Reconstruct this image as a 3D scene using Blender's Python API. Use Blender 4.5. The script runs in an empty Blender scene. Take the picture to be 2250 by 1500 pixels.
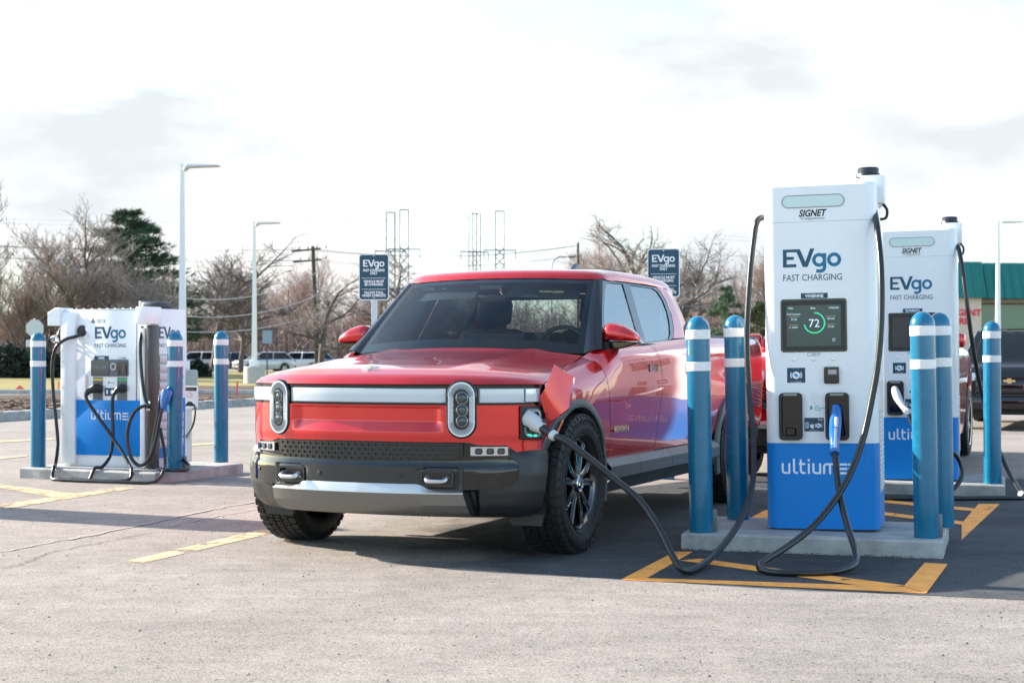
import bpy, bmesh, math, random
from mathutils import Vector, Matrix
R = math.radians
scene = bpy.context.scene
COL = scene.collection
PI = math.pi

# ------------------------------------------------------------------ camera
CAMH, F, HY = 1.13, 3400.0, 787.0          # eye height, focal length and horizon of a 2250 x 1500 frame
cd = bpy.data.cameras.new('camera')
cam = bpy.data.objects.new('camera', cd); COL.objects.link(cam)
cam.location = (0, 0, CAMH); cam.rotation_euler = (R(90), 0, 0)
cd.sensor_width = 36; cd.lens = 36 * F / 2250
cd.shift_y = (HY - 750) / 2250
cd.clip_start = 0.1; cd.clip_end = 3000
cd.dof.use_dof = True; cd.dof.focus_distance = 8.8; cd.dof.aperture_fstop = 5.6
scene.camera = cam

# ------------------------------------------------------------------ light
SUN_AZ, SUN_EL = 65.0, 23.2                 # degrees left of the view direction (+Y), above the horizon
az, el = R(SUN_AZ), R(SUN_EL)
sdir = Vector((-math.sin(az) * math.cos(el), math.cos(az) * math.cos(el), math.sin(el)))
sl = bpy.data.lights.new('sun', 'SUN'); sl.energy = 5.0; sl.angle = R(0.53); sl.color = (1.0, 0.91, 0.78)
so = bpy.data.objects.new('sun', sl); COL.objects.link(so)
so.rotation_euler = (-sdir).to_track_quat('-Z', 'Y').to_euler()
w = bpy.data.worlds.new('World'); scene.world = w; w.use_nodes = True
nt = w.node_tree; nt.nodes.clear(); N = nt.nodes.new; L = nt.links.new
sky = N('ShaderNodeTexSky'); sky.sky_type = 'NISHITA'; sky.sun_disc = False
sky.sun_elevation = el; sky.sun_rotation = -az; sky.air_density = 1.0; sky.dust_density = 0.7; sky.ozone_density = 1.5
tc = N('ShaderNodeTexCoord')
mp = N('ShaderNodeMapping'); mp.inputs['Scale'].default_value = (1.0, 1.0, 2.6); mp.inputs['Location'].default_value = (0.3, 0.1, 0.25)
nz = N('ShaderNodeTexNoise'); nz.inputs['Scale'].default_value = 3.1; nz.inputs['Detail'].default_value = 7; nz.inputs['Roughness'].default_value = 0.55
nz.inputs['Distortion'].default_value = 0.5
cr = N('ShaderNodeValToRGB'); cr.color_ramp.elements[0].position = 0.36; cr.color_ramp.elements[1].position = 0.54
mx = N('ShaderNodeMix'); mx.data_type = 'RGBA'
nz2 = N('ShaderNodeTexNoise'); nz2.inputs['Scale'].default_value = 7.0; nz2.inputs['Detail'].default_value = 5
cl = N('ShaderNodeValToRGB'); cl.color_ramp.elements[0].color = (1.93, 2.06, 2.16, 1); cl.color_ramp.elements[1].color = (2.9, 2.87, 2.8, 1)
cl.color_ramp.elements[0].position = 0.34; cl.color_ramp.elements[1].position = 0.60
bg = N('ShaderNodeBackground'); bg.inputs['Strength'].default_value = 0.15
out = N('ShaderNodeOutputWorld')
L(tc.outputs['Generated'], mp.inputs['Vector']); L(mp.outputs[0], nz.inputs['Vector']); L(mp.outputs[0], nz2.inputs['Vector'])
L(nz.outputs['Fac'], cr.inputs[0]); L(nz2.outputs['Fac'], cl.inputs[0])
vd = N('ShaderNodeVectorMath'); vd.operation = 'DOT_PRODUCT'; vd.inputs[1].default_value = (-0.17, 0.985, 0.0)   # the cloud bank fills the sky ahead; overhead and to the right it is clear
L(tc.outputs['Generated'], vd.inputs[0])
mr = N('ShaderNodeMapRange'); mr.inputs[1].default_value = 0.66; mr.inputs[2].default_value = 0.86; mr.inputs[3].default_value = 0.22; L(vd.outputs['Value'], mr.inputs[0])
mm = N('ShaderNodeMath'); mm.operation = 'MULTIPLY'; L(cr.outputs[0], mm.inputs[0]); L(mr.outputs[0], mm.inputs[1])
ti = N('ShaderNodeMix'); ti.data_type = 'RGBA'; ti.blend_type = 'MULTIPLY'; ti.inputs['Factor'].default_value = 1; ti.inputs['B'].default_value = (0.90, 0.98, 0.97, 1)
L(sky.outputs[0], ti.inputs['A']); L(ti.outputs['Result'], mx.inputs['A'])
L(mm.outputs[0], mx.inputs['Factor']); L(cl.outputs[0], mx.inputs['B'])
L(mx.outputs['Result'], bg.inputs[0]); L(bg.outputs[0], out.inputs[0])
scene.view_settings.view_transform = 'Standard'; scene.view_settings.look = 'None'
scene.view_settings.exposure = 1.55; scene.view_settings.gamma = 1.0
scene.render.resolution_x, scene.render.resolution_y = 1024, 682
scene.render.engine = 'CYCLES'

# ------------------------------------------------------------------ materials
MATS = {}
def mat(name, col, rough=0.5, metal=0.0, coat=0.0, spec=0.5, emit=0.0, var=0.0, vscale=8.0, bump=0.0, bscale=60.0, rvar=0.0):
    if name in MATS: return MATS[name]
    m = bpy.data.materials.new(name); m.use_nodes = True; t = m.node_tree; p = t.nodes['Principled BSDF']
    p.inputs['Base Color'].default_value = (*col, 1); p.inputs['Roughness'].default_value = rough
    p.inputs['Metallic'].default_value = metal; p.inputs['Coat Weight'].default_value = coat
    p.inputs['Coat Roughness'].default_value = 0.03; p.inputs['Specular IOR Level'].default_value = spec
    if emit: p.inputs['Emission Color'].default_value = (*col, 1); p.inputs['Emission Strength'].default_value = emit
    co = None
    if var or bump or rvar: co = t.nodes.new('ShaderNodeTexCoord')
    if var or rvar:
        n = t.nodes.new('ShaderNodeTexNoise'); n.inputs['Scale'].default_value = vscale; n.inputs['Detail'].default_value = 6; n.inputs['Roughness'].default_value = 0.65
        t.links.new(co.outputs['Object'], n.inputs['Vector'])
    if var:
        r = t.nodes.new('ShaderNodeMapRange'); r.inputs[1].default_value = 0.25; r.inputs[2].default_value = 0.75
        r.inputs[3].default_value = 1 - var; r.inputs[4].default_value = 1 + var
        t.links.new(n.outputs['Fac'], r.inputs[0])
        k = t.nodes.new('ShaderNodeMix'); k.data_type = 'RGBA'; k.blend_type = 'MULTIPLY'; k.inputs['Factor'].default_value = 1
        k.inputs['A'].default_value = (*col, 1); t.links.new(r.outputs[0], k.inputs['B']); t.links.new(k.outputs['Result'], p.inputs['Base Color'])
    if rvar:
        r2 = t.nodes.new('ShaderNodeMapRange'); r2.inputs[1].default_value = 0.3; r2.inputs[2].default_value = 0.7
        r2.inputs[3].default_value = max(0, rough - rvar); r2.inputs[4].default_value = rough + rvar
        t.links.new(n.outputs['Fac'], r2.inputs[0]); t.links.new(r2.outputs[0], p.inputs['Roughness'])
    if bump:
        b = t.nodes.new('ShaderNodeTexNoise'); b.inputs['Scale'].default_value = bscale; b.inputs['Detail'].default_value = 4
        q = t.nodes.new('ShaderNodeBump'); q.inputs['Strength'].default_value = bump; q.inputs['Distance'].default_value = 0.01
        t.links.new(co.outputs['Object'], b.inputs['Vector']); t.links.new(b.outputs['Fac'], q.inputs['Height']); t.links.new(q.outputs[0], p.inputs['Normal'])
    MATS[name] = m; return m

def glass(name, tint, ior=1.5, rough=0.0):
    if name in MATS: return MATS[name]
    m = bpy.data.materials.new(name); m.use_nodes = True; t = m.node_tree; t.nodes.remove(t.nodes['Principled BSDF'])
    tr = t.nodes.new('ShaderNodeBsdfTransparent'); tr.inputs[0].default_value = (*tint, 1)
    gl = t.nodes.new('ShaderNodeBsdfGlossy'); gl.inputs['Roughness'].default_value = rough
    fr = t.nodes.new('ShaderNodeFresnel'); 
    ge = t.nodes.new('ShaderNodeNewGeometry'); io = t.nodes.new('ShaderNodeMix'); io.data_type = 'FLOAT'; io.inputs[2].default_value = ior; io.inputs[3].default_value = 1 / ior
    t.links.new(ge.outputs['Backfacing'], io.inputs[0]); t.links.new(io.outputs[0], fr.inputs[0])
    mxx = t.nodes.new('ShaderNodeMixShader'); o = t.nodes['Material Output']
    t.links.new(fr.outputs[0], mxx.inputs[0]); t.links.new(tr.outputs[0], mxx.inputs[1]); t.links.new(gl.outputs[0], mxx.inputs[2]); t.links.new(mxx.outputs[0], o.inputs[0])
    MATS[name] = m; return m

red = mat('red_paint', (0.58, 0.004, 0.004), 0.20, 0.45, 1.0, 0.5, var=0.03, vscale=500)
red.node_tree.nodes['Principled BSDF'].inputs['Coat IOR'].default_value = 1.6; red.node_tree.nodes['Principled BSDF'].inputs['Coat Roughness'].default_value = 0.0
black_gloss = mat('black_gloss', (0.004, 0.0045, 0.006), 0.05, 0, 0.3)
black_plastic = mat('black_plastic', (0.012, 0.013, 0.015), 0.45, bump=0.1, bscale=400)
grey_clad = mat('grey_cladding', (0.019, 0.021, 0.024), 0.42, bump=0.12, bscale=500, rvar=0.06)
flare_grey = mat('flare_grey', (0.058, 0.064, 0.071), 0.38, bump=0.1, bscale=500)
satin_dark = mat('satin_dark', (0.017, 0.019, 0.021), 0.33)
silver = mat('silver_satin', (0.62, 0.63, 0.64), 0.3, 0.85)
chrome = mat('chrome', (0.8, 0.8, 0.8), 0.06, 1.0)
lens_white = mat('lens_white', (0.50, 0.55, 0.60), 0.12, 0, 1.0)
lens_pale = mat('lens_pale', (0.55, 0.62, 0.68), 0.08, 0.2, 1.0)
rubber = mat('rubber', (0.009, 0.0095, 0.010), 0.62, bump=0.15, bscale=200, var=0.25, vscale=14)
amber = mat('amber', (0.75, 0.16, 0.01), 0.15, 0, 0.8)
underside = mat('underside', (0.008, 0.008, 0.009), 0.8)
inter = mat('interior_dark', (0.010, 0.011, 0.012), 0.6)
inter_tan = mat('interior_tan', (0.30, 0.22, 0.13), 0.6)
ws_glass = glass('windshield_glass', (0.58, 0.66, 0.66), 1.5)
side_glass = glass('side_glass', (0.12, 0.15, 0.17), 8.0)
white_panel = mat('white_panel', (0.78, 0.80, 0.82), 0.38, 0, 0.25, var=0.03, vscale=5, rvar=0.05)
white_plain = mat('white_paint', (0.80, 0.80, 0.79), 0.4, var=0.04, vscale=6)
blue_panel = mat('blue_panel', (0.0, 0.205, 0.62), 0.42, 0, 0.0, 0.3, var=0.04, vscale=5)
navy = mat('navy', (0.006, 0.045, 0.085), 0.4)
logo_navy = mat('logo_navy', (0.004, 0.07, 0.13), 0.4)
logo_teal = mat('logo_teal', (0.004, 0.14, 0.27), 0.4)
ink = mat('ink', (0.012, 0.016, 0.022), 0.5)
ink_grey = mat('ink_grey', (0.22, 0.24, 0.26), 0.5)
print_white = mat('print_white', (0.82, 0.84, 0.85), 0.45)
teal_print = mat('teal_print', (0.03, 0.35, 0.33), 0.5)
sticker_blue = mat('sticker_blue', (0.06, 0.30, 0.62), 0.4)
bollard_blue = mat('bollard_blue', (0.004, 0.145, 0.265), 0.24, 0, 0.25, var=0.13, vscale=11, rvar=0.05)
band_white = mat('band_white', (0.80, 0.78, 0.77), 0.45, var=0.03, vscale=10)
cable_rubber = mat('cable_rubber', (0.012, 0.014, 0.016), 0.33, var=0.2, vscale=9, rvar=0.08)
concrete = mat('concrete', (0.34, 0.335, 0.32), 0.85, var=0.42, vscale=5, bump=0.5, bscale=90)
concrete_pale = mat('concrete_pale', (0.42, 0.42, 0.40), 0.85, var=0.12, vscale=5)
galv = mat('galvanized', (0.55, 0.57, 0.60), 0.45, 0.5, var=0.06)
screen_glass = mat('screen_glass', (0.004, 0.012, 0.018), 0.06, 0, 0.5)
screen_lit = mat('screen_lit', (0.002, 0.022, 0.036), 0.10, 0, 0.3, emit=0.22)
screen_text = mat('screen_text', (0.45, 0.58, 0.62), 0.3, emit=0.28)
screen_green = mat('screen_green', (0.02, 0.45, 0.20), 0.3, emit=0.35)
screen_line = mat('screen_line', (0.35, 0.25, 0.18), 0.3, emit=0.1)
indicator = mat('indicator_bar', (0.55, 0.68, 0.66), 0.25, 0, 0.4)
conn_white = mat('connector_white', (0.50, 0.52, 0.54), 0.35)
conn_blue = mat('connector_blue', (0.008, 0.12, 0.42), 0.25, 0, 0.4)
green_light = mat('green_light', (0.0, 0.75, 0.42), 0.3, emit=1.5)
tail_red = mat('tail_red', (0.5, 0.01, 0.02), 0.15, 0, 0.8)

# ------------------------------------------------------------------ mesh helpers
class MB:
    def __init__(s): s.v = []; s.f = []; s.m = []
    def add(s, vs, fs, mi=0, M=None):
        b = len(s.v)
        s.v += [tuple(M @ Vector(p)) for p in vs] if M else [tuple(p) for p in vs]
        s.f += [tuple(b + i for i in f) for f in fs]; s.m += [mi] * len(fs)
        return s
    def box(s, c, d, mi=0, r=0.0, M=None, seg=2):
        if r <= 0:
            x, y, z = d[0] / 2, d[1] / 2, d[2] / 2
            vs = [(c[0] + i * x, c[1] + j * y, c[2] + k * z) for k in (-1, 1) for j in (-1, 1) for i in (-1, 1)]
            return s.add(vs, [(0, 2, 3, 1), (4, 5, 7, 6), (0, 1, 5, 4), (2, 6, 7, 3), (0, 4, 6, 2), (1, 3, 7, 5)], mi, M)
        bm = bmesh.new(); bmesh.ops.create_cube(bm, size=1)
        for q in bm.verts: q.co = Vector((c[0] + q.co.x * d[0], c[1] + q.co.y * d[1], c[2] + q.co.z * d[2]))
        bmesh.ops.bevel(bm, geom=bm.edges[:], offset=min(r, 0.49 * min(d)), segments=seg, profile=0.5, affect='EDGES')
        bm.verts.index_update()
        s.add([q.co[:] for q in bm.verts], [[q.index for q in f.verts] for f in bm.faces], mi, M); bm.free(); return s
    def tube(s, path, r, n=8, mi=0, caps=True, M=None):
        P = [Vector(p) for p in path]; k = len(P)
        rr = list(r) if hasattr(r, '__len__') else [r] * k
        up = None; vs = []; fs = []
        for i in range(k):
            t = (P[min(i + 1, k - 1)] - P[max(i - 1, 0)])
            t = t.normalized() if t.length > 1e-9 else Vector((0, 0, 1))
            if up is None:
                a = Vector((0, 0, 1)) if abs(t.z) < 0.9 else Vector((1, 0, 0)); up = (a - t * a.dot(t)).normalized()
            else:
                up = up - t * up.dot(t); up = up.normalized() if up.length > 1e-6 else Vector((1, 0, 0))
            sd = t.cross(up)
            for j in range(n):
                a = 2 * PI * j / n; vs.append(P[i] + (up * math.cos(a) + sd * math.sin(a)) * rr[i])
        for i in range(k - 1):
            for j in range(n):
                fs.append((i * n + j, i * n + (j + 1) % n, (i + 1) * n + (j + 1) % n, (i + 1) * n + j))
        if caps: fs.append(tuple(range(n - 1, -1, -1))); fs.append(tuple(range((k - 1) * n, k * n)))
        return s.add(vs, fs, mi, M)
    def lathe(s, prof, n=24, mi=0, M=None, cap=True):
        vs = []; fs = []
        for (r, z) in prof:
            for j in range(n):
                a = 2 * PI * j / n; vs.append((r * math.cos(a), r * math.sin(a), z))
        for i in range(len(prof) - 1):
            for j in range(n):
                fs.append((i * n + j, i * n + (j + 1) % n, (i + 1) * n + (j + 1) % n, (i + 1) * n + j))
        if cap: fs.append(tuple(range(n - 1, -1, -1))); k = len(prof) - 1; fs.append(tuple(range(k * n, k * n + n)))
        return s.add(vs, fs, mi, M)
    def prism(s, poly, z0, z1, mi=0, M=None, bev=0.0):
        n = len(poly); vs = [(x, y, z0) for x, y in poly] + [(x, y, z1 - bev) for x, y in poly]
        fs = [tuple(range(n - 1, -1, -1))] + [(i, (i + 1) % n, n + (i + 1) % n, n + i) for i in range(n)]
        if bev > 0:
            ins = inset(poly, bev); vs += [(x, y, z1) for x, y in ins]
            fs += [(n + i, n + (i + 1) % n, 2 * n + (i + 1) % n, 2 * n + i) for i in range(n)]; fs.append(tuple(range(2 * n, 3 * n)))
        else: fs.append(tuple(range(n, 2 * n)))
        return s.add(vs, fs, mi, M)
    def ring(s, outer, inner, z0, z1, mi=0, M=None):
        n = len(outer)
        vs = [(x, y, z0) for x, y in outer] + [(x, y, z0) for x, y in inner] + [(x, y, z1) for x, y in outer] + [(x, y, z1) for x, y in inner]
        fs = []
        for i in range(n):
            j = (i + 1) % n
            fs += [(2 * n + i, 2 * n + j, 3 * n + j, 3 * n + i), (i, n + i, n + j, j), (i, j, 2 * n + j, 2 * n + i), (n + i, 3 * n + i, 3 * n + j, n + j)]
        return s.add(vs, fs, mi, M)
    def grid(s, P, mi=0, M=None, close=False):
        a, b = len(P), len(P[0]); vs = [p for row in P for p in row]; fs = []
        for i in range(a - 1):
            for j in range(b - 1 + (1 if close else 0)):
                k = (j + 1) % b
                fs.append((i * b + j, i * b + k, (i + 1) * b + k, (i + 1) * b + j))
        return s.add(vs, fs, mi, M)
    def build(s, name, mats, parent=None, ang=35):
        me = bpy.data.meshes.new(name); me.from_pydata(s.v, [], s.f)
        for m in (mats if isinstance(mats, (list, tuple)) else [mats]): me.materials.append(m)
        me.polygons.foreach_set('material_index', s.m)
        me.polygons.foreach_set('use_smooth', [True] * len(s.f))
        me.update()
        if ang < 180: me.set_sharp_from_angle(angle=R(ang))
        o = bpy.data.objects.new(name, me); COL.objects.link(o)
        if parent: o.parent = parent
        return o

def inset(poly, d):
    n = len(poly); A = sum(poly[i][0] * poly[(i + 1) % n][1] - poly[(i + 1) % n][0] * poly[i][1] for i in range(n)); sg = 1 if A > 0 else -1
    o = []
    for i in range(n):
        p0, p1, p2 = Vector(poly[i - 1]), Vector(poly[i]), Vector(poly[(i + 1) % n])
        e1 = (p1 - p0).normalized(); e2 = (p2 - p1).normalized()
        n1 = Vector((-e1.y, e1.x)) * sg; n2 = Vector((-e2.y, e2.x)) * sg; b = n1 + n2
        b = b / max(0.3, b.dot(n1)) if b.length > 1e-6 else n1
        o.append(tuple(p1 + b * d))
    return o
def rrect(w, h, r, cx=0, cy=0, n=5):
    r = min(r, w / 2 - 1e-5, h / 2 - 1e-5); o = []
    for sx, sy, a0 in ((1, -1, -90), (1, 1, 0), (-1, 1, 90), (-1, -1, 180)):
        for k in range(n + 1):
            a = R(a0 + 90 * k / n); o.append((cx + sx * (w / 2 - r) + r * math.cos(a), cy + sy * (h / 2 - r) + r * math.sin(a)))
    return o
def circ(r, cx=0, cy=0, n=28): return [(cx + r * math.cos(2 * PI * i / n), cy + r * math.sin(2 * PI * i / n)) for i in range(n)]
def stroke(pts, t):
    P = [Vector(pts[0])]
    for p in pts[1:]:
        if (Vector(p) - P[-1]).length > 1e-4: P.append(Vector(p))
    L_, R_ = [], []
    for i, p in enumerate(P):
        d1 = (p - P[i - 1]).normalized() if i else None; d2 = (P[i + 1] - p).normalized() if i < len(P) - 1 else None
        d1 = d1 or d2; d2 = d2 or d1
        n1 = Vector((-d1.y, d1.x)); n2 = Vector((-d2.y, d2.x)); b = (n1 + n2); b = b / max(0.35, b.dot(n1))
        L_.append(tuple(p + b * t / 2)); R_.append(tuple(p - b * t / 2))
    return L_ + R_[::-1]
def arc(cx, cy, r, a0, a1, n=10): return [(cx + r * math.cos(R(a0 + (a1 - a0) * i / n)), cy + r * math.sin(R(a0 + (a1 - a0) * i / n))) for i in range(n + 1)]
def smooth(pts, n=8, closed=False):
    P = [Vector(p) for p in pts]; o = []; k = len(P)
    for i in range(k - 1):
        p0, p1, p2, p3 = P[max(i - 1, 0)], P[i], P[i + 1], P[min(i + 2, k - 1)]
        for j in range(n):
            t = j / n
            o.append(0.5 * ((2 * p1) + (p2 - p0) * t + (2 * p0 - 5 * p1 + 4 * p2 - p3) * t * t + (3 * p1 - p0 - 3 * p2 + p3) * t ** 3))
    o.append(P[-1]); return o
def interp(x, T):
    if x <= T[0][0]: return T[0][1]
    for (a, b), (c, d) in zip(T, T[1:]):
        if x <= c: return b + (d - b) * (x - a) / (c - a)
    return T[-1][1]
def sstep(a, b, x):
    t = min(1, max(0, (x - a) / (b - a))); return t * t * (3 - 2 * t)
def FM(x=0, y=0, z=0): return Matrix.Translation((x, y, z)) @ Matrix.Rotation(R(90), 4, 'X')   # drawing plane -> front (-Y) plane
def G(px, py, h=0.0):                       # ground-plane survey: where a sight line of the photo meets height h
    Y = F * (CAMH - h) / (py - HY); return Vector(((px - 1125) * Y / F, Y, h))
def P3(px, py, Y): return Vector(((px - 1125) * Y / F, Y, CAMH - (py - HY) * Y / F))

def tag(o, label=None, cat=None, group=None, kind=None):
    if label: o['label'] = label
    if cat: o['category'] = cat
    if group: o['group'] = group
    if kind: o['kind'] = kind
    return o
def thing(name, label, cat, loc=(0, 0, 0), rz=0.0, group=None):
    o = bpy.data.objects.new(name, None); COL.objects.link(o); o.empty_display_size = 0.2
    o.location = loc; o.rotation_euler = (0, 0, rz); return tag(o, label, cat, group)
def copy_tree(o, parent=None):
    c = o.copy(); COL.objects.link(c); c.parent = parent
    for ch in o.children: copy_tree(ch, c)
    return c
FONT = None
def text_mesh(s, size, bold=0.0, shear=0.0, spacing=1.0, align='CENTER', depth=0.0008):
    cu = bpy.data.curves.new('lettering', 'FONT'); cu.body = s; cu.size = size; cu.offset = bold * size; cu.shear = shear
    cu.space_character = spacing; cu.align_x = align; cu.extrude = depth; cu.resolution_u = 3
    ob = bpy.data.objects.new('lettering', cu); COL.objects.link(ob)
    dg = bpy.context.evaluated_depsgraph_get(); me = bpy.data.meshes.new_from_object(ob.evaluated_get(dg))
    bpy.data.objects.remove(ob); bpy.data.curves.remove(cu); return me
def text(s, size, M, m, parent, name='lettering', bold=0.0, width=None, shear=0.0, spacing=1.0, align='CENTER', depth=0.0008):
    me = text_mesh(s, size, bold, shear, spacing, align, depth)
    if width:
        xs = [v.co.x for v in me.vertices]; k = width / (max(xs) - min(xs)); c = 0.5 * (max(xs) + min(xs))
        for v in me.vertices: v.co.x = (v.co.x - (c if align == 'CENTER' else min(xs))) * k
    me.transform(M); me.materials.clear(); me.materials.append(m); me.name = name
    o = bpy.data.objects.new(name, me); COL.objects.link(o)
    if parent: o.parent = parent
    return o
def structure(o): o['kind'] = 'structure'; return o
# ------------------------------------------------------------------ ground
def ground_mat(name, c1, c2, speck, scale=1.0, streak=0.0):
    m = bpy.data.materials.new(name); m.use_nodes = True; t = m.node_tree; p = t.nodes['Principled BSDF']; p.inputs['Roughness'].default_value = 0.9
    p.inputs['Specular IOR Level'].default_value = 0.25
    co = t.nodes.new('ShaderNodeTexCoord')
    def noise(s, d=4, rg=0.6):
        n = t.nodes.new('ShaderNodeTexNoise'); n.inputs['Scale'].default_value = s; n.inputs['Detail'].default_value = d; n.inputs['Roughness'].default_value = rg
        t.links.new(co.outputs['Object'], n.inputs['Vector']); return n
    big, mid, fine = noise(0.35 * scale, 6, 0.65), noise(6 * scale, 5), noise(170 * scale, 3, 0.7)
    r1 = t.nodes.new('ShaderNodeValToRGB'); r1.color_ramp.elements[0].position = 0.35; r1.color_ramp.elements[1].position = 0.68
    r1.color_ramp.elements[0].color = (*c1, 1); r1.color_ramp.elements[1].color = (*c2, 1); t.links.new(big.outputs['Fac'], r1.inputs[0])
    def mul(a, fac, lo, hi, l0=0.3, l1=0.7):
        mr = t.nodes.new('ShaderNodeMapRange'); mr.inputs[1].default_value = l0; mr.inputs[2].default_value = l1; mr.inputs[3].default_value = lo; mr.inputs[4].default_value = hi
        t.links.new(fac, mr.inputs[0]); k = t.nodes.new('ShaderNodeMix'); k.data_type = 'RGBA'; k.blend_type = 'MULTIPLY'; k.inputs['Factor'].default_value = 1
        t.links.new(a, k.inputs['A']); t.links.new(mr.outputs[0], k.inputs['B']); return k.outputs['Result']
    c = mul(r1.outputs[0], mid.outputs['Fac'], 0.88, 1.12); c = mul(c, fine.outputs['Fac'], 1 - speck, 1 + speck * 0.7)
    vo = t.nodes.new('ShaderNodeTexVoronoi'); vo.inputs['Scale'].default_value = 12 * scale; t.links.new(co.outputs['Object'], vo.inputs['Vector'])
    c = mul(c, vo.outputs['Distance'], 0.25, 1.0, 0.07, 0.12)
    vp = t.nodes.new('ShaderNodeTexVoronoi'); vp.inputs['Scale'].default_value = 85 * scale; t.links.new(co.outputs['Object'], vp.inputs['Vector'])
    c = mul(c, vp.outputs['Distance'], 1 - speck * .9, 1.12, 0.12, 0.55)
    if streak:
        w_ = t.nodes.new('ShaderNodeTexNoise'); w_.inputs['Scale'].default_value = 1.0; w_.inputs['Detail'].default_value = 5
        mpp = t.nodes.new('ShaderNodeMapping'); mpp.inputs['Scale'].default_value = (1.2, 9, 1); mpp.inputs['Rotation'].default_value = (0, 0, R(23))
        t.links.new(co.outputs['Object'], mpp.inputs[0]); t.links.new(mpp.outputs[0], w_.inputs[0]); c = mul(c, w_.outputs['Fac'], 1 - streak, 1 + streak)
    st = t.nodes.new('ShaderNodeTexVoronoi'); st.inputs['Scale'].default_value = 0.9; st.inputs['Randomness'].default_value = 1.0      # drips and worn spots
    ns = noise(2.2, 5); mxv = t.nodes.new('ShaderNodeMix'); mxv.data_type = 'VECTOR'; mxv.inputs[0].default_value = 0.22
    t.links.new(co.outputs['Object'], mxv.inputs[4]); t.links.new(ns.outputs['Color'], mxv.inputs[5]); t.links.new(mxv.outputs[1], st.inputs['Vector'])
    c = mul(c, st.outputs['Distance'], 0.80, 1.0, 0.02, 0.16); c = mul(c, noise(1.1, 6, 0.7).outputs['Fac'], 0.88, 1.10)
    t.links.new(c, p.inputs['Base Color'])
    b = t.nodes.new('ShaderNodeBump'); b.inputs['Strength'].default_value = 0.7; b.inputs['Distance'].default_value = 0.006
    t.links.new(fine.outputs['Fac'], b.inputs['Height']); t.links.new(b.outputs[0], p.inputs['Normal'])
    return m
m_lot = ground_mat('pale_asphalt', (0.275, 0.240, 0.214), (0.356, 0.314, 0.282), 0.58, 1.0, 0.06)
m_dark = ground_mat('dark_asphalt', (0.050, 0.055, 0.060), (0.10, 0.105, 0.11), 0.6, 1.3, 0.10)
m_grass = ground_mat('dry_grass', (0.23, 0.19, 0.055), (0.33, 0.27, 0.11), 0.5, 0.8, 0.3)
m_mulch = ground_mat('mulch', (0.055, 0.032, 0.022), (0.13, 0.08, 0.055), 0.8, 0.5)
m_yellow = mat('yellow_paint', (1.0, 0.385, 0.06), 0.7, var=0.3, vscale=9, bump=0.4, bscale=120)
m_yworn_sunlit = mat('yellow_worn_sunlit', (0.70, 0.47, 0.25), 0.75, var=0.22, vscale=9, bump=0.4, bscale=120)  # worn left-hand lines, their sunlit paleness also mixed into the colour
for m_, lo in ((m_yellow, .36), (m_yworn_sunlit, .44)):           # chipped and worn through in places
    t_ = m_.node_tree; p_ = t_.nodes['Principled BSDF']; g_ = t_.nodes.new('ShaderNodeNewGeometry'); n_ = t_.nodes.new('ShaderNodeTexNoise'); n_.inputs['Scale'].default_value = 6; n_.inputs['Detail'].default_value = 9; n_.inputs['Roughness'].default_value = .75
    t_.links.new(g_.outputs['Position'], n_.inputs[0]); r_ = t_.nodes.new('ShaderNodeMapRange'); r_.inputs[1].default_value = lo; r_.inputs[2].default_value = lo + .05; t_.links.new(n_.outputs['Fac'], r_.inputs[0]); t_.links.new(r_.outputs[0], p_.inputs['Alpha'])
m_faint = mat('faded_line', (0.42, 0.33, 0.2), 0.8, var=0.2, vscale=9)

t_ = m_dark.node_tree; p_ = t_.nodes['Principled BSDF']; o_ = t_.nodes['Material Output']      # the dark surfacing feathers out towards the left
g_ = t_.nodes.new('ShaderNodeNewGeometry'); sx_ = t_.nodes.new('ShaderNodeSeparateXYZ'); t_.links.new(g_.outputs['Position'], sx_.inputs[0])
n_ = t_.nodes.new('ShaderNodeTexNoise'); n_.inputs['Scale'].default_value = 2.2; n_.inputs['Detail'].default_value = 7; t_.links.new(g_.outputs['Position'], n_.inputs[0])
a1 = t_.nodes.new('ShaderNodeMath'); a1.operation = 'MULTIPLY_ADD'; a1.inputs[1].default_value = 1.5; t_.links.new(n_.outputs['Fac'], a1.inputs[0]); t_.links.new(sx_.outputs['X'], a1.inputs[2])
r_ = t_.nodes.new('ShaderNodeMapRange'); r_.inputs[1].default_value = 0.15; r_.inputs[2].default_value = 1.0; t_.links.new(a1.outputs[0], r_.inputs[0])
tr_ = t_.nodes.new('ShaderNodeBsdfTransparent'); ms_ = t_.nodes.new('ShaderNodeMixShader'); t_.links.new(r_.outputs[0], ms_.inputs[0]); t_.links.new(tr_.outputs[0], ms_.inputs[1]); t_.links.new(p_.outputs[0], ms_.inputs[2]); t_.links.new(ms_.outputs[0], o_.inputs[0])
def sheet(name, pts, z, m, kind='structure'):
    b = MB(); b.add([(p[0], p[1], z) for p in pts], [tuple(range(len(pts)))]); o = b.build(name, m); o['kind'] = kind; return o
def gp(*px): return [G(x, y) for x, y in px]
sheet('ground', [(-900, -60), (900, -60), (900, 1500), (-900, 1500)], 0, m_lot)
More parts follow.
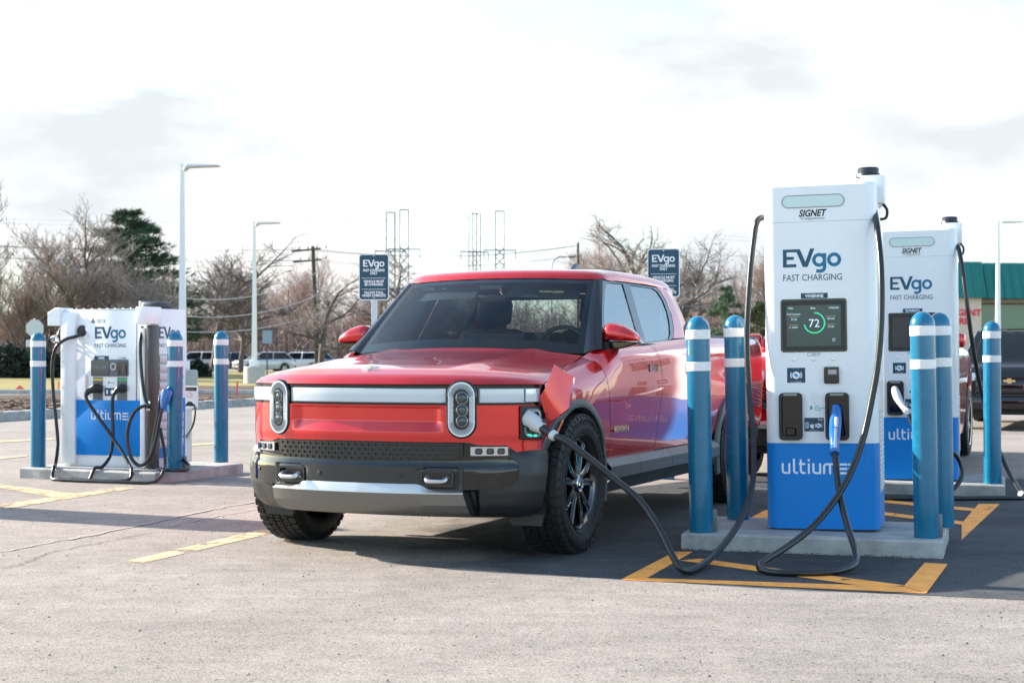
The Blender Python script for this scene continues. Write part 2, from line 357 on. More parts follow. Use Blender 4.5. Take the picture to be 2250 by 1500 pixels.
# newer dark surface round the charging islands; its near edge is the ragged joint in front of the yellow marking
edge = []
rnd = random.Random(4)
for i in range(60):
    t = i / 59; a = G(860, 1240); c = G(2330, 1322); q = a.lerp(c, t); q.y += rnd.uniform(-0.012, 0.012) - 0.06 * math.sin(t * PI); edge.append((q.x, q.y))
sheet('dark_pavement', edge + [(4.6, 9.0), (7.6, 13.2), (4.6, 14.6), (2.2, 15.0), (0.2, 12.5), (-0.6, 10.4), (-0.9, 9.2), (-0.75, 8.5)], 0.0015, m_dark)
for i, q in enumerate(((1365, 1273, 1483, 1212, 1523, 1212, 1420, 1271), (1365, 1274, 1418, 1270.5, 1986, 1289, 2036, 1304),
        (1494, 1232, 1538, 1228, 1990, 1287, 1915, 1290.5), (1986, 1289, 2036, 1304, 2083, 1240, 2032, 1237),
        (2113, 1186, 2113, 1150, 2150, 1107, 2197, 1107), (1937, 1098, 1937, 1104, 2148, 1124, 2152, 1118), (1937, 1125, 1937, 1132, 2112, 1153, 2117, 1146),
        (1646, 1140, 1682, 1121, 1690, 1121, 1690, 1140), (275, 1234, 318, 1236, 612, 1168, 600, 1157), (-6, 1110, 12, 1118, 300, 1072, 262, 1071),
        (-6, 1064, -6, 1071, 125, 1094, 168, 1085))):
    o = sheet('parking_line', gp(*zip(q[::2], q[1::2])), 0.0028 + 0.0008 * (i % 4), m_yellow if i < 8 else m_yworn_sunlit)
for q in ((0, 968, 0, 972, 120, 966, 120, 963), (400, 977, 400, 981, 500, 974, 500, 970), (0, 1005, 0, 1009, 60, 1003, 60, 1000), (1640, 1040, 1690, 1041, 1690, 1044, 1640, 1043)):
    sheet('faded_parking_line', gp(*zip(q[::2], q[1::2])), 0.005, m_faint)
# cracks and the raised joints of the old paving
def crack(pts, wd, seed, m):
    r_ = random.Random(seed); P = [G(x, y) for x, y in pts]; path = smooth(P, 9); L_, R_ = [], []
    for i, p in enumerate(path):
        d = (path[min(i + 1, len(path) - 1)] - path[max(i - 1, 0)]).normalized(); n = Vector((-d.y, d.x, 0)); c = p + n * r_.uniform(-0.018, 0.018); h = wd * r_.uniform(0.3, 1)
        L_.append(c + n * h); R_.append(c - n * h)
    b = MB(); b.grid([L_, R_]); 
    for k in range(len(b.v)): b.v[k] = (b.v[k][0], b.v[k][1], 0.005)
    structure(b.build('pavement_crack', m))
m_crack = mat('crack_fill', (0.05, 0.047, 0.045), 0.95)
m_pale = mat('pale_seam', (0.34, 0.32, 0.30), 0.9, var=0.15, vscale=20)
crack([(0, 1250), (50, 1238), (105, 1216), (240, 1189), (330, 1171)], 0.006, 1, m_crack)
crack([(300, 1079), (380, 1082), (460, 1082), (560, 1081)], 0.006, 2, m_crack)
crack([(150, 1186), (330, 1150), (470, 1119), (580, 1100)], 0.02, 3, m_pale)
crack([(360, 1160), (450, 1140), (570, 1118)], 0.012, 4, m_pale)
crack([(0, 1213), (120, 1190), (190, 1176)], 0.012, 6, m_pale)
crack([(1330, 1068), (1420, 1066), (1520, 1068)], 0.008, 5, m_crack)
# verge, planting bed, kerbs
def kerb(name, pts, wd, h):
    b = MB(); P = [Vector((x, y, 0)) for x, y in pts]; rows = []
    for i, p in enumerate(P):
        d = (P[min(i + 1, len(P) - 1)] - P[max(i - 1, 0)]).normalized(); n = Vector((-d.y, d.x, 0))
        rows.append([p + Vector((0, 0, 0)), p + n * 0.02 + Vector((0, 0, h - 0.02)), p + n * 0.04 + Vector((0, 0, h)), p + n * wd + Vector((0, 0, h)), p + n * wd])
    b.grid(rows); structure(b.build(name, concrete))
bedline = [(-9.9, 25.2), (-9.21, 27.84), (-7.06, 34.6), (-6.0, 37.8), (-5.4, 40.2), (-5.6, 42.2), (-6.4, 43.6)]
kerb('kerb', bedline, 0.35, 0.16)
b = MB(); bed = [(-10.3, 25.2), (-9.6, 27.9), (-7.4, 34.7), (-6.4, 37.9), (-5.8, 40.2), (-6.0, 42.1), (-6.7, 43.3), (-10, 45), (-15, 41.6), (-30, 30), (-30, 25.2)]
b.prism(bed, 0, 0.13); structure(b.build('mulch_bed', m_mulch))
kerb('kerb', [(60, 48.4), (20, 48.6), (-4, 48.7), (-30, 49.2), (-90, 52)][::-1], 0.3, 0.14)
sheet('grass_verge', [(-90, 52.3), (-30, 49.5), (20, 48.9), (60, 48.7), (60, 128), (-90, 128)], 0.11, m_grass)
sheet('mulch_strip', [(-13.6, 49.2), (-2, 49.0), (-2, 56), (-14, 58)], 0.115, m_mulch)
# wood chips on the bed: ground cover
b = MB(); r_ = random.Random(8)
for k in range(2600):
    t = r_.random(); x = -9.6 + 3.4 * t - r_.random() ** 1.5 * 5.5; y = 27.6 + 10.5 * t + r_.uniform(-1.2, 1.2)
    a = r_.uniform(0, PI); l = r_.uniform(0.03, 0.09); M = Matrix.Translation((x, y, 0.14 + r_.uniform(0, 0.04))) @ Matrix.Rotation(a, 4, 'Z') @ Matrix.Rotation(r_.uniform(-.6, .6), 4, 'X')
    b.add([(-l, -.02, 0), (l, -.02, 0), (l, .02, 0), (-l, .02, 0)], [(0, 1, 2, 3)], r_.choice((0, 0, 1)), M)
o = b.build('wood_chips', [mat('chip_dark', (0.07, 0.04, 0.03), 0.9), mat('chip_pale', (0.26, 0.16, 0.11), 0.9)]); o['kind'] = 'stuff'
# leaf litter and grit on the pavement
b = MB()
for k in range(420):
    y = 4.2 + 9 * r_.random() ** 1.4; x = r_.uniform(-0.36, 0.36) * y; s_ = r_.uniform(0.002, 0.007)
    b.add([(x - s_, y - s_ * .6, 0.002), (x + s_, y - s_ * .4, 0.003), (x + s_ * .5, y + s_, 0.002), (x, y, s_ * 1.3)], [(0, 1, 3), (1, 2, 3), (2, 0, 3)])
o = b.build('grit', mat('grit', (0.05, 0.045, 0.04), 0.9)); o['kind'] = 'stuff'
b = MB()
for k in range(420):
    t = r_.random(); q = Vector((0.98 + 1.43 * t, 9.15 - 0.436 * t, 0)) - Vector((0.29, 0.95, 0)) * abs(r_.gauss(0, .03)); s_ = r_.uniform(0.0015, 0.006)
    b.add([(q.x - s_, q.y, .008), (q.x + s_, q.y - s_ * .5, .008), (q.x, q.y + s_, .008), (q.x, q.y, .008 + s_)], [(0, 1, 3), (1, 2, 3), (2, 0, 3)], r_.choice((0, 1, 1)))
o = b.build('kerb_debris', [mat('debris_pale', (.4, .38, .35), .9), mat('debris_dark', (.05, .045, .04), .9)]); o['kind'] = 'stuff'

# ------------------------------------------------------------------ concrete islands
PADH = 0.10
def pad(name, corners, label):
    b = MB(); poly = [(c[0], c[1]) for c in corners]
    n = 14; P = []
    rr = random.Random(len(label))
    for i in range(4):
        a, c = Vector(poly[i]), Vector(poly[(i + 1) % 4])
        for k in range(n):
            q = a.lerp(c, k / n); P.append((q.x + rr.uniform(-.004, .004), q.y + rr.uniform(-.004, .004)))
    b.prism(P, 0.0, PADH, bev=0.012)
    return tag(b.build(name, concrete), label, 'concrete pad', 'concrete charging islands')
u_ = Vector((1.427, -0.436)); d_ = Vector((0.30, 0.954)) * 1.02
a_ = Vector((1.0, 9.148)); pad('concrete_pad', [a_, a_ + u_, a_ + u_ + d_, a_ + d_], 'grey concrete island in the shade under the nearest charger, marked out in yellow')
a_ = Vector((2.59, 13.04)); u2 = Vector((1.427, -0.436)); pad('concrete_pad', [a_, a_ + u2, a_ + u2 + d_ * 1.1, a_ + d_ * 1.1], 'grey concrete island under the middle charger on the right, farther back')
pad('concrete_pad', [(-4.65, 14.62), (-3.21, 13.92), (-2.64, 15.18), (-4.08, 15.9)], 'pale concrete island under the left charger, black cables draped over its edge')

# ------------------------------------------------------------------ bollards
def bollard():
    root = thing('bollard', 'x', 'bollard', group='blue bollards guarding the chargers')
    b = MB(); r = 0.0705
    prof = [(r * 0.985, 0), (r, 0.01)] + [(r, z) for z in (0.4, 0.8, 1.2)] + [(r * math.cos(R(a)), 1.215 + 0.082 * math.sin(R(a))) for a in range(0, 86, 9)] + [(0.003, 1.2972)]
    b.lathe(prof, 36); b.build('sleeve', bollard_blue, root)
    for z0, z1 in ((1.157, 1.214), (0.967, 1.022)):
        b = MB(); b.lathe([(r, z0), (r + .0022, z0 + .002), (r + .0022, z1 - .002), (r, z1)], 36, cap=False); b.build('reflective_band', band_white, root)
    return root
bo = bollard(); first = True; BR = []
def bracket(o):
    b = MB(); b.box((0.075, 0.035, 0.065), (0.05, 0.03, 0.13), r=0.004); b.build('bracket', mat('bracket_grey', (0.16, 0.17, 0.18), 0.5, 0.3), o)
for px, py, top, lean, br, lab in (
        (1541, 1168, 694, (0.4, 1.0), 1, 'blue bollard nearest the truck, at the front left corner of the near island'),
        (1622, 1140, 692, (0.3, 1.0), 0, 'blue bollard between the truck bed and the near charger, back left of the island'),
        (2036, 1180, 684, (0.2, 1.2), 1, 'blue bollard at the front right corner of the near island'),
        (2071, 1156, 686, (0.2, 1.0), 0, 'blue bollard half hidden behind the front right one on the near island'),
        (2181, 1062, 705, (0, 0.3), 0, 'blue bollard farthest right, in front of the black crossover'),
        (84, 1025, 730, (0, 0), 0, 'leftmost blue bollard, left of the left charger'),
        (384, 1032, 728, (0, -.2), 1, 'blue bollard wrapped by a black cable at the corner of the left island'),
        (486, 1015, 727, (0, 0), 0, 'blue bollard standing alone at the right end of the left island'),
        (1466, 1052, 735, (0, 0), 0, 'blue bollard of which only the foot shows under the truck')):
    hh = PADH if py != 1052 else 0.0
    q = G(px, py, hh); o = bo if first else copy_tree(bo)
    first = False
    if br: BR.append(o)
    hgt = (py - top) * q.y / F
    o.location = q; o.scale = (1, 1, hgt / 1.2972); o.rotation_euler = (R(lean[0]), R(-lean[1]), 0); o['label'] = lab
for o in BR: bracket(o)
# ------------------------------------------------------------------ lettering built as shapes
def logo_ev(parent, M, capw, m1, m2, name='logo'):
    """E and V joined, then g and o; capw = overall width"""
    k = capw / 3.21; b = MB(); z0, z1 = 0.0, 0.0012
    S = lambda P: [(x * k, y * k) for x, y in P]
    b.prism(S([(0, 0), (.73, 0), (.73, .17), (.2, .17), (.2, .42), (.6, .42), (.6, .59), (.2, .59), (.2, .84), (.76, .84), (1.10, 0), (1.36, 0), (1.74, 1.02), (1.51, 1.02), (1.24, .28), (.94, 1.0), (0, 1.0)]), z0, z1, 0, M)
    b.ring(S(circ(.385, 2.0, .375, 32)), S(circ(.2, 2.0, .375, 32)), z0, z1, 1, M)
    b.prism(S([(2.2, .30), (2.385, .30), (2.385, .74), (2.2, .74)]), z0, z1 * 1.2, 1, M)
    b.prism(S(stroke([(2.2925, .31), (2.2925, -.02)] + arc(2.06, -.02, .2325, 0, -80, 8) + [(1.83, -.24)], .185)), z0, z1 * 1.1, 1, M)
    b.ring(S(circ(.385, 2.82, .375, 32)), S(circ(.2, 2.82, .375, 32)), z0, z1, 1, M)
    return b.build(name, [m1, m2], parent)
def logo_ult(parent, M, wd, m, skip=None):
    """squared lower-case lettering with rounded bends and a striped battery mark; wd = overall width"""
    t = .19; b = MB(); k = wd / 6.45
    def st(P, off=0): b.prism([(x * k, y * k) for x, y in stroke(P, t)], 0, .0012 + off, 0, M)
    c = t / 2
    def u(x): st([(x + c, 1)] + [(x + c, .3)] + arc(x + .32, .3, .225, 180, 270, 5) + [(x + .62, .075)]); st([(x + .72, 1), (x + .72, 0)], .0003)
    u(0)
    st([(1.16, 1.42), (1.16, .3)] + arc(1.39, .3, .225, 180, 270, 5) + [(1.52, .075)])
    st([(1.80, 1.36), (1.80, .3)] + arc(2.03, .3, .225, 180, 270, 5) + [(2.24, .075)]); st([(1.62, .93), (2.22, .93)], .0003)
    st([(2.55, 1.0), (2.55, 0)]); st([(2.55, 1.4), (2.55, 1.18)])
    u(2.88)
    st([(3.97, 0), (3.97, .7)] + arc(4.2, .7, .225, 180, 90, 5) + [(4.85, .925)] + arc(4.85, .7, .225, 90, 0, 5) + [(5.075, 0)]); st([(4.52, .86), (4.52, 0)], .0003)
    for i in range(3):
        y = .09 + i * .41; x0 = 5.42 if i != 1 else 5.42
        st([(x0, y), (6.12, y)]); st([(6.22, y), (6.4, y)])
    return b.build('lettering', m, parent)

def bolt(parent, M, r=0.008):
    b = MB(); b.lathe([(r, 0), (r, .004), (r * .6, .006), (r * .55, .003), (.001, .003)], 14, M=M); b.build('lock', chrome, parent)

# ------------------------------------------------------------------ the tall rapid charger
def vx(px, py): return (px - 1807 + (1166 - py) * 0.0165) / 372.0      # survey of the front face
def vz(py): return (1166 - py) / 367.0
def tall_charger():
    root = thing('charging_station', 'x', 'charging station', group='tall white and blue charging stations')
    W, D = 0.665, 0.62; fp = rrect(W, D, 0.075, 0, D / 2, 8)
    zb, zs, zt = vz(974), vz(488), vz(405)
    b = MB(); b.prism(inset(fp, .012), 0, 0.02); b.build('plinth', black_plastic, root)
    b = MB(); b.prism(fp, 0.012, zb - .0006); b.build('lower_panel', blue_panel, root)
    b = MB(); b.prism(fp, zb + .0006, zs - .002); b.build('cabinet', white_panel, root)
    b = MB(); b.prism(fp, zs + .002, zt, bev=0.012); b.prism(inset(fp, .006), zs - .004, zs + .004); cap = b.build('top_cover', white_panel, root)
    for x in (-.25, -.2, .2): 
        b = MB(); b.lathe([(.012, zt), (.012, zt + .01), (.004, zt + .014)], 10, M=Matrix.Translation((x, .2, 0))); b.build('lifting_bolt', galv, cap)
    # indicator bar
    b = MB(); b.prism(rrect(.362, .068, .034, vx(1783, 443), vz(443), 8), 0, .003, 0, FM(), bev=.001); ib = b.build('indicator_bar', indicator, root)
    b = MB(); o_ = rrect(.37, .076, .038, vx(1783, 443), vz(443), 8); b.ring(o_, inset(o_, .004), 0, .0042, 0, FM()); b.build('trim', ink_grey, ib)
    text('SIGNET', .056, FM(vx(1783, 470), -.0005, vz(476)), ink, root, 'maker_lettering', bold=.03, width=.165, shear=.25)
    text('EV Charging Infrastructure', .02, FM(vx(1783, 482), -.0005, vz(483)), ink_grey, root, 'small_print', width=.14)
    logo_ev(root, FM(vx(1718, 587), -.0003, vz(587)), .344, logo_navy, logo_teal)
    text('FAST CHARGING', .055, FM(vx(1783, 612), -.0005, vz(617)), navy, root, 'lettering', width=.346)
    # screen
    cx = vx(1786, 715); sw, sh = .392, .318; cz = vz(715.5)
    b = MB(); o_ = rrect(sw, sh, .018, cx, cz); b.prism(o_, 0, .004, 0, FM(), bev=.002); scr = b.build('screen', screen_glass, root)
    b = MB(); i0 = rrect(sw - .02, sh - .02, .014, cx, cz); i1 = rrect(sw - .07, sh - .072, .006, cx, cz - .002); b.ring(i0, i1, .0035, .0058, 0, FM()); b.build('bezel', mat('bezel_black', (.012, .013, .015), .3, bump=.2, bscale=150), scr)
    b = MB(); b.prism(rrect(sw - .074, sh - .076, .004, cx, cz - .002), .0036, .0046, 0, FM()); b.build('display', screen_lit, scr)
    b = MB(); a = [(cx + .005 + r_ * math.cos(R(t)), cz + .015 + r_ * math.sin(R(t))) for r_, ts in ((.064, range(90, -180, -9)), (.056, range(-171, 91, 9))) for t in ts]
    b.prism(a, .0046, .0052, 0, FM()); b.build('gauge', screen_green, scr)
    text('72', .068, FM(cx + .004, -.0054, cz - .01), screen_text, scr, 'digits', width=.062)
    text('EVgo', .014, FM(cx - .002, -.0054, cz + .098), screen_text, scr, 'digits', bold=.02)
    for x, z, s in ((-.118, .063, 'CCS Session'), (-.115, .032, '57:26'), (-.12, -.016, '11 kWh'), (.102, .033, '78 kW'), (.102, -.014, '27.68'), (-.135, .1, 'Help'), (.12, .1, 'Language')):
        text(s, .016, FM(cx + x, -.0054, cz + z), screen_text, scr, 'digits')
    for x, z in ((-.115, .052), (-.115, .003), (.1, .053), (.1, .005)):
        b = MB(); b.box((cx + x, -.005, cz + z), (.058, .001, .003)); b.build('divider', screen_line, scr)
    b = MB(); o_ = circ(.009, cx + .118, cz - .088, 20); b.ring(o_, inset(o_, .002), .0046, .0053, 0, FM()); b.build('icon', screen_text, scr)
    text('C10077', .031, FM(vx(1787, 780), -.0005, vz(783)), ink_grey, root, 'serial_number', width=.078)
    for x in (1743, 1786, 1829): bolt(root, FM(vx(x, 790), 0, vz(790)))
    # contactless sticker
    def sticker(px, py, w_, h_, fn):
        b = MB(); b.prism(rrect(w_ + .008, h_ + .008, .003, vx(px, py), vz(py)), 0, .0006, 0, FM()); o = b.build('sticker', print_white, root)
        b = MB(); b.prism(rrect(w_, h_, .002, vx(px, py), vz(py)), .0006, .001, 0, FM()); b.build('print', navy, o); fn(o, vx(px, py), vz(py)); return o
    def tap(o, x, z, k=1.0):
        b = MB(); b.prism(circ(.0225 * k, x, z, 28), .001, .0016, 0, FM())
        for s_ in (-1, 1):
            for r_ in (.028, .034): b.prism(stroke([(x + s_ * r_ * k * math.cos(R(t)), z + r_ * k * math.sin(R(t))) for t in range(-32, 33, 8)], .0035 * k), .001, .0016, 0, FM())
        b.build('symbol', print_white, o)
        b = MB(); Mx = FM(x - .001, 0, z) @ Matrix.Rotation(R(-38), 4, 'Z'); b.prism(rrect(.026 * k, .016 * k, .002 * k), .0016, .0022, 0, Mx); b.build('symbol', sticker_blue, o)
    def s1(o, x, z):
        tap(o, x, z); text('Tap card here', .009, FM(x, -.001, z + .036), sticker_blue, o, 'small_print'); text('PAY AT READER', .009, FM(x, -.001, z - .042), print_white, o, 'small_print')
    sticker(1748, 824.5, .108, .09, s1)
    b = MB(); b.prism(rrect(.088, .099, .008, vx(1826, 825), vz(825)), 0, .02, 0, FM(), bev=.004); cr_ = b.build('card_reader', black_gloss, root)
    b = MB(); b.prism(rrect(.05, .028, .003, vx(1828, 818), vz(818)), .02, .021, 0, FM()); b.build('display', mat('reader_grey', (.35, .37, .38), .2), cr_)
    for i in range(4):
        b = MB(); b.prism(circ(.002, vx(1826, 810) - .017 + .011 * i, vz(810), 8), .02, .021, 0, FM()); b.build('light', ink_grey, cr_)
    # speaker holes
    b = MB()
    for rr, n in ((0, 1), (.009, 4), (.018, 8), (.027, 12)):
        for i in range(n): b.prism(circ(.0018, vx(1789, 873) + rr * math.cos(2 * PI * i / n), vz(873) + rr * math.sin(2 * PI * i / n), 8), 0, .0006, 0, FM())
    b.prism(circ(.003, vx(1789, 886), vz(886), 10), 0, .0006, 0, FM()); b.build('speaker_grille', ink, root)
    b = MB(); x, z = vx(1781, 897), vz(901); b.prism([(x, z), (x + .009, z + .006), (x + .01, z + .016), (x + .002, z + .03), (x - .006, z + .016), (x - .007, z + .006)], 0, .0008, 0, FM()); b.build('leaf_symbol', teal_print, root)
    for i, s_ in enumerate(('100%', 'Renewable', 'Energy')): text(s_, .014, FM(vx(1786, 895) + .006, -.0003, vz(894 + 4.2 * i)), teal_print, root, 'small_print', align='LEFT')
    # holsters
    for px in (1737, 1839):
        x = vx(px, 915); z = vz(915); h = .283; w_ = .138
        b = MB(); o_ = rrect(w_, h, .026, x, z); i_ = rrect(w_ - .034, h - .05, .016, x, z); b.ring(o_, i_, 0, .034, 0, FM()); 
        b.ring(inset(o_, .004), inset(i_, -.004), .034, .038, 0, FM()); ho = b.build('holster', black_plastic, root, 60)
        b = MB(); b.prism(i_, 0, .004, 0, FM()); b.prism(rrect(.06, .05, .008, x, z - .09), .004, .03, 0, FM(), bev=.006); b.build('socket', black_gloss, ho)
        b = MB(); b.prism(rrect(.08, .012, .003, x, z + h / 2 - .011), .038, .04, 0, FM()); b.build('label_plate', mat('label_dim', (.25, .27, .22), .4), ho)
    def s2(o, x, z):
        text('EVgo', .013, FM(x + .038, -.001, z + .025), print_white, o, 'small_print', bold=.02); tap(o, x + .025, z - .006, .62)
        b = MB(); b.prism(rrect(.018, .034, .003, x - .042, z - .004), .001, .0016, 0, FM()); b.prism(rrect(.012, .02, .001, x - .018, z - .008), .001, .0016, 0, FM()); b.prism(rrect(.011, .026, .001, x - .03 + .021, z - .012), .001, .0016, 0, FM()); b.build('symbol', print_white, o)
        b = MB(); b.prism(rrect(.013, .026, .001, x - .042, z - .004), .0016, .002, 0, FM()); b.build('symbol', sticker_blue, o)
        text('plug in, then tap to pay', .006, FM(x, -.001, z - .036), print_white, o, 'small_print')
    sticker(1788, 933, .116, .082, s2)
    logo_ult(root, FM(vx(1717, 1041), -.0003, vz(1041)), .408, print_white)
    # right-hand side: vent strip, labels, cable gland, camera box and dome
    SM = Matrix.Translation((W / 2, 0, 0)) @ Matrix.Rotation(R(90), 4, 'Z') @ Matrix.Rotation(R(90), 4, 'X')     # drawing plane on the right side: x -> depth, y -> up
    b = MB(); b.prism(rrect(.36, .5, .01, .29, .47), 0, .002, 0, SM); vp = b.build('vent_panel', mat('vent_silver', (.5, .53, .56), .4, .3), root)
    b = MB()
    for i in range(16):
        for j in range(3): b.prism(rrect(.09, .017, .003, .18 + .11 * j, .25 + .029 * i), .002, .006, 0, SM)
    b.build('louvre', white_plain, vp)
    b = MB()
    for i in range(9): b.prism(rrect(.012, .02, .002, .10, 1.42 + .033 * i), 0, .001, 0, SM)
    b.build('side_label', ink_grey, root)
    b = MB(); b.prism(rrect(.42, .7, .01, .3, 1.2), 0, .003, 0, SM); b.build('side_door', white_panel, root)
    SL = Matrix.Translation((-W / 2, D, 0)) @ Matrix.Rotation(R(-90), 4, 'Z') @ Matrix.Rotation(R(90), 4, 'X'); b = MB()
    for i in range(6): b.prism(rrect(.34, .045, .012, .31, 1.02 + .085 * i), 0, .003, 0, SL)
    b.build('vent_slots', mat('slot_brown', (.06, .035, .025), .6), root)
    b = MB(); b.box((.30, .36, zt - .02), (.14, .22, .17), r=.006); b.prism([(.30, zt - .16), (.355, zt - .105), (.245, zt - .105)], -.40, -.30, 0, FM()); cb = b.build('camera_box', white_plain, root)
    b = MB(); b.lathe([(.075, 0), (.07, .018), (.062, .02), (.065, .048), (.058, .056), (.02, .06)], 28, M=Matrix.Translation((.27, .36, zt + .066))); b.build('dome', mat('dome_navy', (.008, .018, .035), .35), cb)
    b = MB(); b.tube([tuple(v) for v in smooth([(.35, .36, zt - .10), (.38, .34, zt - .14), (.375, .32, zt - .19), (.34, .32, zt - .20)], 6)], .009, 8); b.build('pigtail', cable_rubber, cb)
    return root
viv = tall_charger()
q = G(1807, 1166, PADH); viv.location = q; viv.rotation_euler = (0, R(-.7), R(-16.8))
viv['label'] = 'nearest tall white and blue charger, nameplate VIVIENNE over its lit screen'
def nameplate(root, s, wd, lit=None):
    b = MB(); b.prism(rrect(wd, .032, .001, vx(1787, 650), vz(650.5)), 0, .001, 0, FM()); o = b.build('nameplate', navy, root)
    text(s, .026, FM(vx(1787, 650), -.001, vz(654)), print_white, o, 'lettering', bold=.03, width=wd * .69)
dar = copy_tree(viv); dar.location = G(2017, 1056, PADH); dar.rotation_euler = (0, R(-.5), R(-17)); dar.scale = (1, 1, 1.02)
dar['label'] = 'tall white and blue charger behind on the right, nameplate DARIO'
off = copy_tree(dar); off.location = (-6.35, 12.2, 0); off.scale = (1, 1, 1.05)
off['label'] = 'tall charger out of frame on the left whose long shadow lies across the pavement'
for r_ in (dar, off):
    for s_ in [o for o in r_.children if o.name.startswith('screen')]:
        for o in [o for o in s_.children if not o.name.startswith('bezel')]: bpy.data.objects.remove(o)
nameplate(viv, 'VIVIENNE', .158); nameplate(dar, 'DARIO', .16)

# ------------------------------------------------------------------ the lower charger on the left
def lx(px): return (px - 146) / 196.0 * 1.056 - .528
def lz(py): return (1025 - py) / 229.0
def wide_charger():
    root = thing('charging_station', 'low wide white and blue charger on the left island, nameplate PIPER', 'charging station', (-3.83, 14.69, PADH), R(-22.2))
    W, D, H = 1.056, .50, lz(682)
    b = MB(); b.box((0, D / 2, H / 2), (W, D, H), r=.006); cab = b.build('cabinet', white_panel, root)
    b = MB(); b.box((-.443, -.018, .75), (.165, .05, 1.44), r=.006); b.build('cable_column', white_panel, root)
    b = MB()
    for z in (.03, .5, 1.0, 1.44):
        b.lathe([(.006, 0), (.006, .004), (.001, .005)], 8, M=FM(-.50, -.043, z))
    b.build('rivets', galv, root)
    # door with its seams
    b = MB(); b.box((lx(249.5), -.006, .79), (lx(303) - lx(196), .016, 1.38), r=.002); door = b.build('door', white_panel, root)
    b = MB(); x0, x1 = lx(196) - .004, lx(303) + .004
    for x in (x0, x1): b.box((x, -.0015, .79), (.006, .004, 1.39))
    b.box(((x0 + x1) / 2, -.0012, 1.488), (x1 - x0, .004, .006)); b.build('seam', ink_grey, root)
    b = MB(); b.box((lx(247), -.0155, lz(940)), (lx(318) - lx(177), .006, lz(880) - lz(1000)), r=.001); b.build('lower_panel', blue_panel, root)
    # writing
    M0 = lambda px, py: FM(lx(px), -.0148, lz(py))
    b = MB(); b.prism([(lx(208), lz(712)), (lx(218), lz(712)), (lx(213), lz(701))], .0142, .0152, 0, FM()); b.prism(inset([(lx(208), lz(712)), (lx(218), lz(712)), (lx(213), lz(701))], .012), .0152, .0155, 1, FM()); b.build('maker_symbol', [logo_navy, print_white], door)
    text('DELTA', .05, M0(230, 712), logo_navy, door, 'maker_lettering', width=.1)
    logo_ev(door, M0(217, 746), .355, logo_navy, logo_teal); text('FAST CHARGING', .05, M0(250, 765), navy, door, 'lettering', width=.36)
    b = MB(); b.prism(rrect(.168, .038, .001, lx(231), lz(788)), .014, .015, 0, FM()); npl = b.build('nameplate', navy, door); text('PIPER', .03, FM(lx(231), -.0152, lz(791)), print_white, npl, 'lettering', bold=.03)
    text('C10080', .03, M0(275, 791), ink_grey, door, 'serial_number')
    b = MB(); b.prism(rrect(.425, .16, .015, lx(249), lz(810)), .012, .03, 0, FM(), bev=.006); con = b.build('control_panel', mat('panel_grey', (.10, .12, .14), .4), door)
    b = MB(); b.prism(rrect(.205, .145, .012, lx(231), lz(809)), .03, .036, 0, FM(), bev=.003); b.build('screen', mat('screen_dim', (.03, .05, .065), .15, 0, .5), con)
    text('WELCOME', .03, FM(lx(231), -.0365, lz(811)), mat('dim_text', (.2, .28, .32), .4), con, 'digits')
    b = MB(); o_ = circ(.033, lx(259), lz(807)); b.ring(o_, inset(o_, .009), .03, .04, 0, FM()); b.build('reader_ring', galv, con)
    b = MB(); b.prism(rrect(.1, .12, .006, lx(277.5), lz(811)), .03, .042, 0, FM(), bev=.004); b.build('card_reader', black_gloss, con)
    for px, c in ((223.5, mat('label_yellow', (.7, .5, .05), .5)), (275, mat('label_green', (.03, .4, .15), .5))):
        b = MB(); b.prism(rrect(.112, .215, .004, lx(px), lz(855)), .0135, .018, 0, FM()); so_ = b.build('socket', mat('socket_grey', (.12, .14, .15), .5), door)
        b = MB(); b.prism(rrect(.112, .02, .001, lx(px), lz(835.5)), .018, .019, 0, FM()); b.build('label_plate', c, so_)
        b = MB(); b.prism(circ(.042, lx(px), lz(854), 24), .018, .04, 0, FM(), bev=.006); b.build('inlet', black_plastic, so_)
    b = MB(); b.prism(rrect(.12, .075, .002, lx(249), lz(862)), .0142, .0152, 0, FM()); st = b.build('sticker', navy, door)
    b = MB(); b.prism(circ(.022, lx(254), lz(862), 20), .0152, .016, 0, FM()); b.prism(rrect(.022, .04, .002, lx(243), lz(862)), .0152, .016, 0, FM()); b.build('symbol', print_white, st)
    b = MB(); x, z = lx(246), lz(845); b.prism([(x, z), (x + .012, z + .01), (x + .006, z + .035), (x - .008, z + .012)], .0142, .015, 0, FM()); b.build('leaf_symbol', teal_print, door)
    text('100% Renewable', .012, M0(252, 843), teal_print, door, 'small_print')
    b = MB(); b.box((lx(199.5), -.012, lz(840)), (.035, .02, .13), r=.008); b.build('door_handle', mat('handle_pink', (.62, .5, .48), .35), door)
    logo_ult(root, FM(lx(209), -.0188, lz(922)), .43, print_white)
    # side face with its own lettering, louvres and lower panel (x -> depth)
    SM = Matrix.Translation((W / 2, 0, 0)) @ Matrix.Rotation(R(90), 4, 'Z') @ Matrix.Rotation(R(90), 4, 'X')
    b = MB(); b.prism(rrect(D - .03, .56, .001, D / 2, lz(940)), 0, .005, 0, SM); b.build('lower_panel', blue_panel, root)
    logo_ev(root, SM @ Matrix.Translation((.06, lz(746), .001)), .35, logo_navy, logo_teal); text('FAST CHARGING', .05, SM @ Matrix.Translation((.235, lz(765), .001)), navy, root, 'lettering', width=.35)
    for zc in (.90, .36):
        b = MB(); b.prism(rrect(.4, .34, .002, .24, zc), .003, .007, 0, SM); vv = b.build('vent_panel', mat('vent_grey', (.42, .45, .48), .4, .3), root); b = MB()
        for i in range(4): b.box((W / 2 + .012, .24, zc - .125 + .083 * i), (.02, .39, .066), r=.006)
        b.build('louvre', mat('louvre_grey', (.55, .58, .61), .4, .3), vv)
